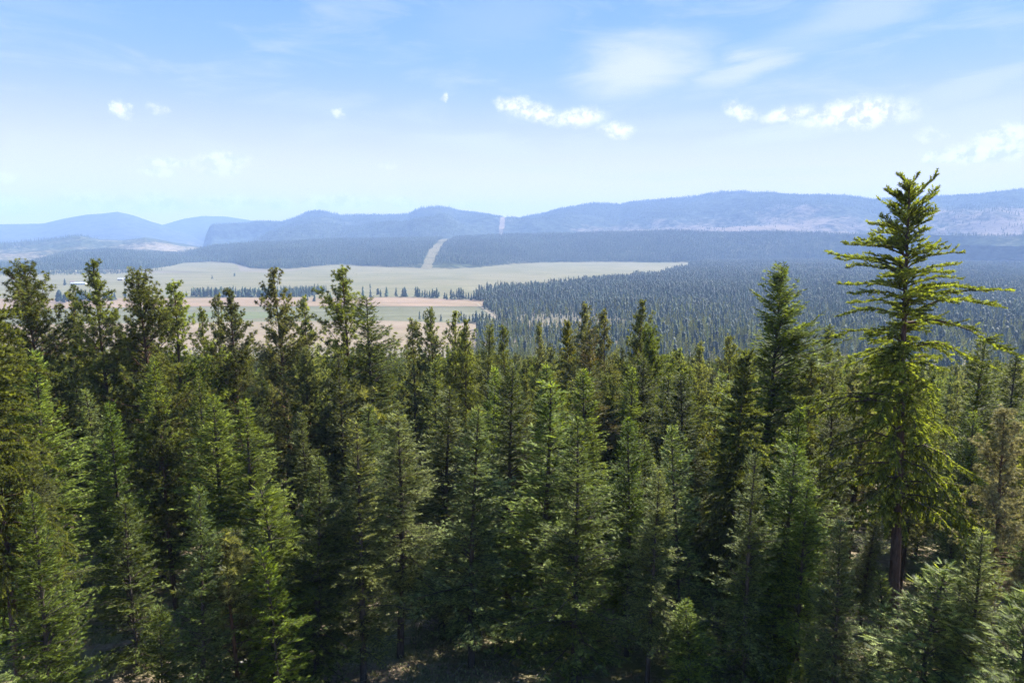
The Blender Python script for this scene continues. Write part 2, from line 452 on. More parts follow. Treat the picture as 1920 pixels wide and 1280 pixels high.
poly('dirt_track', [(1895, 618), (1925, 611), (1935, 614), (1912, 621)], .95, field_mat('pale_dirt', (.5, .44, .34), (.55, .47, .36)))

# ------------------------------------------------------------------ bark and foliage materials
def bark_mat(name, c1, c2, c3):
    m, nt = new_mat(name)
    tcn = N(nt, 'ShaderNodeTexCoord')
    mpn = N(nt, 'ShaderNodeMapping'); L(nt, tcn.outputs['Object'], mpn.inputs[0]); mpn.inputs['Scale'].default_value = (9, 9, 1.6)
    a = noise(nt, mpn.outputs[0], 1.0, 7, .7); b_ = noise(nt, tcn.outputs['Object'], .6, 3, .6)
    c = mix_col(nt, maprange(nt, a, .35, .65), c1, c2)
    c = mix_col(nt, maprange(nt, b_, .5, .75, 0, .7), c, c3)
    b = N(nt, 'ShaderNodeBsdfPrincipled', inp={'Roughness': .9, 'Specular IOR Level': .2}); L(nt, c, b.inputs['Base Color'])
    bp = N(nt, 'ShaderNodeBump', inp={'Strength': .9, 'Distance': .06}); L(nt, a, bp.inputs['Height']); L(nt, bp.outputs[0], b.inputs['Normal'])
    o = N(nt, 'ShaderNodeOutputMaterial'); L(nt, b.outputs[0], o.inputs[0])
    return m

def leaf_mat(name, dark, light, trans, tfac=.35, rough=.6, spec=.18, odd=None, oddamt=0.0, stand=False, hv=.03):
    m, nt = new_mat(name)
    t = N(nt, 'ShaderNodeAttribute', attribute_name='tint').outputs['Fac']
    oi = N(nt, 'ShaderNodeObjectInfo').outputs['Random']
    co = N(nt, 'ShaderNodeTexCoord').outputs['Object']
    n = noise(nt, co, .7, 3, .6)
    f = math_n(nt, 'ADD', math_n(nt, 'MULTIPLY', math_n(nt, 'POWER', t, 1.7), 1.0), math_n(nt, 'MULTIPLY', math_n(nt, 'SUBTRACT', n, .35), .8), clamp=True)  # steep tint contrast paints sunlit flecks and shaded needles into the colour
    c = mix_col(nt, f, dark, light)
    hs = N(nt, 'ShaderNodeHueSaturation'); L(nt, c, hs.inputs['Color'])
    L(nt, math_n(nt, 'ADD', math_n(nt, 'MULTIPLY', oi, hv), .502 - hv / 2), hs.inputs['Hue'])
    L(nt, math_n(nt, 'ADD', math_n(nt, 'MULTIPLY', math_n(nt, 'FRACT', math_n(nt, 'MULTIPLY', oi, 7.31)), .7 if stand else .75), .62 if stand else .62), hs.inputs['Value'])
    L(nt, math_n(nt, 'ADD', math_n(nt, 'MULTIPLY', math_n(nt, 'FRACT', math_n(nt, 'MULTIPLY', oi, 3.17)), .3), .8), hs.inputs['Saturation'])
    c = hs.outputs[0]
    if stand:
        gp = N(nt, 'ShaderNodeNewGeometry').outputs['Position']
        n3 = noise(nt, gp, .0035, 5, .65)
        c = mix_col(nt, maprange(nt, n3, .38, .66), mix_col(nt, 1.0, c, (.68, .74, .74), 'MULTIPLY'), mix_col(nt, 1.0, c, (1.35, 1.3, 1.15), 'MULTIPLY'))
    if odd:
        n2 = noise(nt, co, .45, 3, .6)
        c = mix_col(nt, math_n(nt, 'MULTIPLY', maprange(nt, n2, .5, .62), oddamt), c, odd)
    b = N(nt, 'ShaderNodeBsdfPrincipled', inp={'Roughness': rough, 'Specular IOR Level': spec}); L(nt, c, b.inputs['Base Color'])
    tr = N(nt, 'ShaderNodeBsdfTranslucent'); L(nt, mix_col(nt, 1.0, c, trans, 'MULTIPLY'), tr.inputs[0])
    mx = N(nt, 'ShaderNodeMixShader', inp={0: tfac}); L(nt, b.outputs[0], mx.inputs[1]); L(nt, tr.outputs[0], mx.inputs[2])
    o = N(nt, 'ShaderNodeOutputMaterial'); L(nt, mx.outputs[0], o.inputs[0])
    return m

BARK_FIR = bark_mat('fir_bark', (.035, .026, .02), (.10, .078, .06), (.14, .13, .11))
BARK_PINE = bark_mat('pine_bark', (.045, .028, .02), (.16, .09, .055), (.10, .08, .065))
BARK_LARCH = bark_mat('larch_bark', (.04, .026, .024), (.12, .075, .062), (.10, .085, .08))
FIR = leaf_mat('fir_needles', (.014, .027, .008), (.275, .34, .07), (1.7, 1.6, .5), .42)
FIRY = leaf_mat('olive_fir_needles', (.022, .033, .010), (.30, .345, .08), (1.7, 1.6, .5), .42, odd=(.24, .12, .045), oddamt=.0)
FIRO = leaf_mat('browning_fir_needles', (.040, .050, .018), (.13, .135, .045), (1.6, 1.5, .6), .4, odd=(.30, .17, .05), oddamt=.4)
PINE = leaf_mat('pine_needles', (.018, .028, .008), (.32, .35, .10), (1.6, 1.5, .6), .46, .5, .25)
PINED = leaf_mat('dark_pine_needles', (.014, .022, .007), (.215, .245, .068), (1.6, 1.5, .6), .44, .5, .25)
PINEB = leaf_mat('buff_pine_needles', (.07, .075, .025), (.32, .30, .14), (1.4, 1.3, .8), .4, .5, .25)
LARCH = leaf_mat('larch_needles', (.04, .052, .010), (.28, .31, .045), (1.6, 1.6, .4), .5, .6, .15, hv=.008)
LARCHG = leaf_mat('golden_larch_needles', (.2, .2, .03), (.36, .32, .05), (1.5, 1.4, .5), .45, .6, .15)
SPRUCE = leaf_mat('spruce_needles', (.028, .042, .010), (.26, .32, .06), (1.6, 1.6, .5), .5, .6, .2)

# ------------------------------------------------------------------ tree building
def norm(a): return a / np.maximum(np.linalg.norm(a, axis=-1, keepdims=True), 1e-9)

def stamp(tmpl, pos, d, ln, wd, g, upref=None):
    """copies of a small template (V (k,3): side, along, normal; T triangles) along directions d"""
    TV, TT = tmpl
    n = len(pos)
    r = g.normal(size=(n, 3))
    if upref is not None: r = r * upref + np.array([0, 0, 1.0])
    s = norm(np.cross(d, r)); nn = np.cross(s, d)
    V = pos[:, None, :] + TV[None, :, 0:1] * s[:, None] * wd[:, None, None] + TV[None, :, 1:2] * d[:, None] * ln[:, None, None] + TV[None, :, 2:3] * nn[:, None] * wd[:, None, None]
    T = TT[None] + (np.arange(n) * len(TV))[:, None, None]
    tint = np.repeat(g.random(n), len(TV))
    return V.reshape(-1, 3), T.reshape(-1, 3), tint

def blades(spec):
    V, T = [], []
    for (b, t, w) in spec:      # base point, tip point, width vector
        b, t, w = map(np.array, (b, t, w)); k = len(V)
        V += [b - w, b + w, t]; T.append((k, k + 1, k + 2))
    return np.array(V, float), np.array(T)

SPRAY = blades([((0, 0, 0), (0, 1, .1), (.28, 0, 0))] +
               [((0, y, 0), (sx * w, y + .38, z), (0, .09, .05)) for y, w in ((.08, .85), (.36, .8), (.62, .6)) for sx, z in ((-1, .22), (1, -.12))])
_b = []
for k in range(13):
    th = 2.4 * k; el = R(80) - R(95) * (k / 12.0)
    t = (math.cos(el) * math.cos(th), math.sin(el), math.cos(el) * math.sin(th))
    w = np.cross(t, (0.3, .2, .9)); w = w / np.linalg.norm(w) * .085
    _b.append(((0, 0, 0), t, tuple(w)))
TUFT = blades(_b)
_b = []
for st in range(4):
    for k in range(3):
        th = 2.1 * k + st * 1.3
        c, s_ = math.cos(th), math.sin(th)
        _b.append(((c * .05, st * .27 - .05, s_ * .05), (c, st * .27 + .28, s_), (-s_ * .22, .12, c * .22)))
FUZZ = blades(_b)
BIGLEAF = blades([((0, 0, 0), (0, 1, .2), (.5, 0, 0)), ((0, .1, 0), (-.9, .8, -.2), (.1, .3, .1)), ((0, .1, 0), (.9, .7, .1), (.1, .3, -.1))])

def curves(start, az, e0, e1, Ls, g, K=7, wob=.12, tip=None):
    B = len(az)
    s = (np.arange(K) + .5) / K
    el = e0[:, None] + (e1 - e0)[:, None] * s[None]
    if tip is not None: el = el + tip[:, None] * np.clip((s[None] - .6) / .4, 0, 1)
    el = el + g.normal(size=(B, K)) * wob * .6
    a = az[:, None] + np.cumsum(g.normal(size=(B, K)) * wob, 1) * .6
    d = np.stack([np.cos(el) * np.cos(a), np.cos(el) * np.sin(a), np.sin(el)], -1)
    P = np.concatenate([np.zeros((B, 1, 3)), np.cumsum(d * (Ls / K)[:, None, None], 1)], 1) + start[:, None]
    return P

def samp(P, b, t):
    K = P.shape[1] - 1
    x = np.clip(t, 0, .9999) * K; i = x.astype(int); f = (x - i)[:, None]
    p0, p1 = P[b, i], P[b, i + 1]
    return p0 * (1 - f) + p1 * f, norm(p1 - p0)

def tubes(P, r0, r1, sides):
    """tapered tubes along polylines P (B, K+1, 3)"""
    B, K1, _ = P.shape
    tn = norm(np.gradient(P, axis=1))
    ref = np.where(np.abs(tn[..., 2:3]) > .9, np.array([1., 0, 0]), np.array([0, 0, 1.]))
    s = norm(np.cross(tn, ref)); n = np.cross(s, tn)
    rad = (r0[:, None] + (r1 - r0)[:, None] * np.linspace(0, 1, K1)[None])[..., None, None]
    a = np.arange(sides) * 2 * math.pi / sides
    V = P[:, :, None] + (np.cos(a)[:, None] * s[:, :, None] + np.sin(a)[:, None] * n[:, :, None]) * rad
    i = np.arange(K1 - 1)[:, None] * sides; j = np.arange(sides)[None]
    q = np.stack([i + j, i + (j + 1) % sides, i + sides + (j + 1) % sides, i + sides + j], -1).reshape(-1, 4)
    T = np.concatenate([q[:, [0, 1, 2]], q[:, [0, 2, 3]]])
    T = T[None] + (np.arange(B) * K1 * sides)[:, None, None]
    return V.reshape(-1, 3), T.reshape(-1, 3)

def merge(parts):
    V, T, t, o = [], [], [], 0
    for p in parts:
        V.append(p[0]); T.append(p[1] + o); o += len(p[0])
        t.append(p[2] if len(p) > 2 else np.full(len(p[0]), .5))
    return np.concatenate(V), np.concatenate(T), np.concatenate(t)

def trunk_line(H, g, bend):
    K = 14
    z = np.linspace(-.6, H, K + 1)
    ph = g.random(2) * 6.28
    x = bend * np.sin(z / H * 3.0 + ph[0]) * (z / H); y = bend * np.sin(z / H * 2.6 + ph[1]) * (z / H)
    return np.stack([x - x[0], y - y[0], z], -1)

def grow(kind, H, seed, lod=0, **o):
    g = np.random.default_rng(seed)
    TL = trunk_line(H, g, o.get('bend', .25))
    rb = o.get('rb', H * .0115)
    tr = tubes(TL[None], np.array([rb]), np.array([.012 + rb * .06]), 9 if lod == 0 else 4)
    def on_trunk(z):
        return np.stack([np.interp(z, TL[:, 2], TL[:, 0]), np.interp(z, TL[:, 2], TL[:, 1]), z], -1)
    f0 = o['f0']                         # crown base as a share of the height
    lean = o.get('side', 0.0); sphi = g.random() * 6.28
    if kind == 'fir':
        step, per, Rm = o.get('step', .36), o.get('per', 5.6), o['R']
    elif kind == 'pine':
        step, per, Rm = o.get('step', .5), o.get('per', 4.2), o['R']
    else:
        step, per, Rm = o.get('step', .42), o.get('per', 3.2), o['R']
    if lod: step *= 1.7; per *= .8
    zs = []
    z = H * f0
    while z < H - .25:
        k = int(per + g.random()); zs += [z + g.uniform(-.45, .45) * step for _ in range(k)]
        z += step * (1.0 - .45 * (z / H))
    zs = np.minimum(np.array(zs), H - .12); B = len(zs)
    az = g.random(B) * 6.283
    f = (zs / H - f0) / (1 - f0)
    f = np.clip(f, 0, 1)
    # uneven crown: lobes that differ by height and side
    lob = 1 + o.get('uneven', .25) * (np.sin(zs * 1.3 + az * 2 + seed) * .6 + np.sin(zs * .53 + az + 2.1 * seed) * .8) + lean * np.cos(az - sphi)
    if kind == 'fir':
        Ls = (Rm * np.clip((1 - f) ** o.get('pw', .85), 0, 1) * np.minimum(1, .55 + f * 3) + .22) * lob * g.uniform(.55, 1.2, B)
        e0 = R(18) + f * R(36) + g.normal(size=B) * .1; e1 = R(-26) + f * R(62) + g.normal(size=B) * .14
    elif kind == 'pine':
        prof = np.interp(f, [0, .15, .45, .75, .92, 1], o.get('prof', [.6, .95, 1, .60, .27, .10]))
        Ls = (Rm * prof + .15) * lob * g.uniform(.4, 1.3, B)
        keep = g.random(B) < o.get('dens', .85)
        Ls = np.where(keep, Ls, Ls * .35)
        e0 = R(2) + f * R(45) + g.normal(size=B) * .2; e1 = R(14) + f * R(52) + g.normal(size=B) * .25
    else:
        prof = np.interp(f, [0, .1, .3, .55, .8, .93, 1], o.get('prof', [.6, .92, 1, .84, .54, .32, .17]))
        Ls = (Rm * prof + .2) * lob * g.uniform(o.get('vmin', .55), 1.15, B)
        e0 = R(o.get('ea', 30)) + f ** 3 * R(35) + g.normal(size=B) * .14; e1 = R(o.get('eb', -66)) + f ** 3 * R(92) + g.normal(size=B) * .18
    Ls = np.maximum(Ls, .12)
    P = curves(on_trunk(zs), az, e0, e1, Ls, g, K=9, wob=.10 if kind == 'fir' else .17, tip=None if kind == 'pine' else g.uniform(.1, .6, B) * (1.6 if kind == 'larch' else .7))
    woods = [tubes(P, .008 + Ls * (.011 if kind != 'larch' else .013), np.full(B, .004), 3)]
    # dead stubs and bare lower limbs
    nd = int(o.get('dead', 14)) if lod == 0 else 0
    if nd:
        zd = g.uniform(H * .06, H * max(f0 * 1.6, .3), nd)
        Ld = g.uniform(.4, 1.7, nd)
        woods.append(tubes(curves(on_trunk(zd), g.random(nd) * 6.28, g.normal(size=nd) * .2, g.normal(size=nd) * .35 - .3, Ld, g, wob=.25), np.full(nd, .022), np.full(nd, .005), 3))
    fol = []
    if kind == 'fir':
        sp_l = (.11 if lod == 0 else .34)
        nl = np.maximum((Ls / sp_l).astype(int), 2)
        b = np.repeat(np.arange(B), nl); M = len(b)
        t = g.uniform(.1, 1.0, M)
        p, tn = samp(P, b, t)
        side = norm(np.cross(tn, np.array([0, 0, 1.])))
        sg = np.where(g.random(M) < .5, -1, 1)[:, None]
        ll = (.40 * Ls[b] * (1 - t) + .14) * g.uniform(.55, 1.15, M)
        ld = norm(tn * .75 + side * sg * .8 + np.array([0, 0, 1.]) * (g.normal(size=(M, 1)) * .16 - .1))
        if lod == 0:
            ns = np.maximum((ll / .125).astype(int), 1) + 1
            c = np.repeat(np.arange(M), ns); Q = len(c)
            q = g.uniform(.05, 1, Q)
            pp = p[c] + ld[c] * (q * ll[c])[:, None] + np.array([0, 0, -1.]) * ((q * ll[c]) ** 2 * .12)[:, None]
            s2 = norm(np.cross(ld[c], np.array([0, 0, 1.]))) * np.where(g.random(Q) < .5, -1, 1)[:, None]
            dd = norm(ld[c] + s2 * g.uniform(.2, .9, (Q, 1)) + g.normal(size=(Q, 3)) * .16)
            fol.append(stamp(SPRAY, pp, dd, g.uniform(.16, .30, Q) * o.get('sz', 1), g.uniform(.065, .105, Q) * o.get('sz', 1), g, .35))
            pe, te = P[:, -1], norm(P[:, -1] - P[:, -2])
            fol.append(stamp(SPRAY, pe, te, np.full(B, .26), np.full(B, .09), g, .35))
            # leader shoot
            nt_ = 14
            zz = np.linspace(H - .7, H, nt_)
            fol.append(stamp(SPRAY, on_trunk(zz), norm(g.normal(size=(nt_, 3)) * .35 + np.array([0, 0, 1.])), np.full(nt_, .2), np.full(nt_, .06), g))
        else:
            fol.append(stamp(SPRAY, p, ld, ll * 1.1 + .3, np.full(M, .42), g, .3))
    elif kind == 'pine':
        sp_l = .17 if lod == 0 else .42
        nl = np.maximum((Ls / sp_l).astype(int), 2)
        b = np.repeat(np.arange(B), nl); M = len(b)
        t = 1 - g.random(M) ** 1.25 * .82
        p, tn = samp(P, b, t)
        rv = norm(np.cross(tn, g.normal(size=(M, 3))))
        ll = (.20 * Ls[b] * (1.15 - t) + .18) * g.uniform(.5, 1.4, M)
        ld = norm(tn * .7 + rv * .75 + np.array([0, 0, .28]))
        if lod == 0:
            woods.append(tubes(np.stack([p, p + ld * ll[:, None]], 1), np.full(M, .012), np.full(M, .006), 3))
            ns = np.maximum((ll / .17).astype(int), 1) + 1
            c = np.repeat(np.arange(M), ns); Q = len(c)
            q = 1 - g.random(Q) * .75
            pp = p[c] + ld[c] * (q * ll[c])[:, None] + g.normal(size=(Q, 3)) * .05
            dd = norm(ld[c] + g.normal(size=(Q, 3)) * .35 + np.array([0, 0, .35]))
            sz = g.uniform(.14, .25, Q) * o.get('sz', 1)
            fol.append(stamp(TUFT, pp, dd, sz, sz, g))
            nt_ = 10
            zz = np.linspace(H - 1.0, H, nt_)
            fol.append(stamp(TUFT, on_trunk(zz), norm(g.normal(size=(nt_, 3)) * .5 + np.array([0, 0, 1.])), np.full(nt_, .2), np.full(nt_, .2), g))
        else:
            fol.append(stamp(TUFT, p + ld * ll[:, None] * .6, ld, np.full(M, .55), np.full(M, .62), g))
    else:
        sp_l = .15 if lod == 0 else .5
        nl = np.maximum((Ls / sp_l).astype(int), 2)
        b = np.repeat(np.arange(B), nl); M = len(b)
        t = g.uniform(.10, 1.0, M)
        p, tn = samp(P, b, t)
        side = norm(np.cross(tn, np.array([0, 0, 1.])))
        sg = np.where(g.random(M) < .5, -1, 1)
        ll = (.10 * Ls[b] * (1 - t) + .26) * g.uniform(.35, 1.8, M) * o.get('lat', 1.0)
        fb = f[b]
        hang = o.get('hang', .8) * (1 - fb * .75)
        sa = np.arctan2(side[:, 1] * sg + tn[:, 1] * .9, side[:, 0] * sg + tn[:, 0] * .9)
        LP = curves(p, sa, -hang * .9 + fb * 1.1, -hang * 1.75 + fb * .6 + g.normal(size=M) * .25 + fb * .7, ll, g, K=3, wob=.2)
        if lod == 0:
            woods.append(tubes(LP, np.full(M, .012), np.full(M, .005), 3))
            ns = np.maximum(np.ceil(ll / .26).astype(int), 1)
            c = np.repeat(np.arange(M), ns)
            idx = np.concatenate([np.arange(k) for k in ns]); q = (idx + g.random(len(c)) * .6) / ns[c]
            pp, td = samp(LP, c, q)
            fol.append(stamp(FUZZ, pp, norm(td + g.normal(size=td.shape) * .1), g.uniform(.22, .3, len(c)), g.uniform(.085, .15, len(c)) * o.get('fz', 1), g))
            nb = np.maximum((Ls / .24).astype(int), 2)
            b2 = np.repeat(np.arange(B), nb); idx = np.concatenate([np.arange(k) for k in nb]); q2 = np.clip((idx + g.random(len(b2))) / nb[b2], .12, 1)
            p2, t2 = samp(P, b2, q2)
            fol.append(stamp(FUZZ, p2, t2, np.full(len(b2), .27), g.uniform(.09, .16, len(b2)) * o.get('fz', 1), g))
        else:
            fol.append(stamp(SPRAY, p, norm(LP[:, -1] - LP[:, 0]), ll + .3, np.full(M, .25), g))
    return merge([tr]), merge(woods), merge(fol)

PROT = {}
class Proto: pass
def proto(key, kind, H, seed, leaf, bark, **o):
    tr, wd, fo = grow(kind, H, seed, **o)
    p = Proto(); p.H = H
    p.trunk = mesh_np('trunk', tr[0], tr[1], bark, smooth=True)
    p.wood = mesh_np('branches', wd[0], wd[1], bark)
    p.leaf = mesh_np('crown', fo[0], fo[1], leaf, fo[2])
    PROT.setdefault(key, []).append(p)
    return len(wd[1]) + len(fo[1])

tris = 0
for i, (H, Rr, f0, un) in enumerate([(17, 3.7, .03, .24), (19, 3.9, .10, .32), (16, 3.1, .02, .2), (18, 3.3, .05, .42), (20, 3.6, .16, .38)]):
    tris += proto('fir', 'fir', H, 11 + i, FIR, BARK_FIR, R=Rr, f0=f0, uneven=un)
for i, (H, Rr, f0) in enumerate([(21, 3.2, .18), (23, 3.5, .26), (22, 2.8, .12)]):
    tris += proto('tallfir', 'fir', H, 31 + i, FIRY, BARK_FIR, R=Rr, f0=f0, uneven=.38, per=4.6, pw=.6, dead=26)
tris += proto('bigfir', 'fir', 25, 41, FIRY, BARK_FIR, R=5.2, f0=.2, uneven=.42, per=5, pw=.62, sz=1.15, side=.15)
tris += proto('smallfir', 'fir', 9, 51, FIR, BARK_FIR, R=2.4, f0=.02, uneven=.15, step=.30, rb=.09)
tris += proto('smallfir', 'fir', 8, 52, FIR, BARK_FIR, R=1.9, f0=.02, uneven=.15, step=.30, rb=.09)
for i, (H, Rr, f0, dn) in enumerate([(25, 3.3, .28, .88), (27, 3.6, .34, .84), (23, 2.7, .22, .92), (24, 2.4, .2, .95), (26, 3.4, .3, .7)]):
    tris += proto('pine', 'pine', H, 61 + i, PINE, BARK_PINE, R=Rr, f0=f0, uneven=.32, dens=dn, dead=22)
for i, (H, Rr, f0, dn) in enumerate([(26, 3.2, .24, .92), (24, 3.9, .28, .9)]):
    tris += proto('darkpine', 'pine', H, 71 + i, PINED, BARK_PINE, R=Rr, f0=f0, uneven=.3, dens=dn, dead=22, per=5)
tris += proto('smallpine', 'pine', 9, 81, PINE, BARK_PINE, R=1.5, f0=.12, uneven=.2, dens=.95, sz=1.2, rb=.1)
tris += proto('larch', 'larch', 34.5, 91, LARCH, BARK_LARCH, R=6.5, per=3.0, f0=.33, hang=1.0, uneven=.3, rb=.45, bend=.2, vmin=.3, fz=.95, dead=16)
tris += proto('larch', 'larch', 31, 92, LARCH, BARK_LARCH, R=5.2, f0=.2, uneven=.2, rb=.42, bend=.3, per=3.4)
tris += proto('spruce', 'larch', 24, 95, SPRUCE, BARK_FIR, R=3.6, f0=.18, uneven=.2, per=4, hang=1.0, lat=1.4, rb=.26, prof=[.7, 1, .9, .62, .34, .2, .08])
print('TRIS protos', tris)
VARM = {'golden': LARCHG, 'buff': PINEB, 'brown': FIRO}

def make_tree(name, key, i, x, y, top, width=1.0, rz=None, label=None, cat=None, group=None, mat=None):
    """a tree standing at x, y whose tip reaches the height top"""
    p = PROT[key][i % len(PROT[key])]
    z0 = float(gz(x, y)) - .1
    s = (top - z0) / p.H
    e = bpy.data.objects.new(name, None)
    e.empty_display_size = .5
    e.location = (x, y, z0)
    e.scale = (s * width, s * width, s)
    e.rotation_euler = (R(random.gauss(0, 1.3)), R(random.gauss(0, 1.3)), random.uniform(0, 6.28) if rz is None else rz)
    COL.objects.link(e)
    tag(e, label, cat, group)
    link('trunk', p.trunk, e)
    link('branches', p.wood, e, 'stuff')
    c = link('crown', p.leaf, e)
    if mat:
        k = p.leaf.name + mat
        me = bpy.data.meshes.get(k)
        if me is None:
            me = p.leaf.copy(); me.name = k; me.materials[0] = VARM[mat]
        c.data = me
    return e

NAME = {'fir': ('fir_tree', 'fir tree'), 'tallfir': ('fir_tree', 'fir tree'), 'bigfir': ('fir_tree', 'fir tree'), 'smallfir': ('young_fir_tree', 'fir tree'),
        'pine': ('pine_tree', 'pine tree'), 'darkpine': ('pine_tree', 'pine tree'), 'smallpine': ('young_pine_tree', 'pine tree'), 'larch': ('larch_tree', 'larch tree'),
        'spruce': ('spruce_tree', 'spruce tree')}
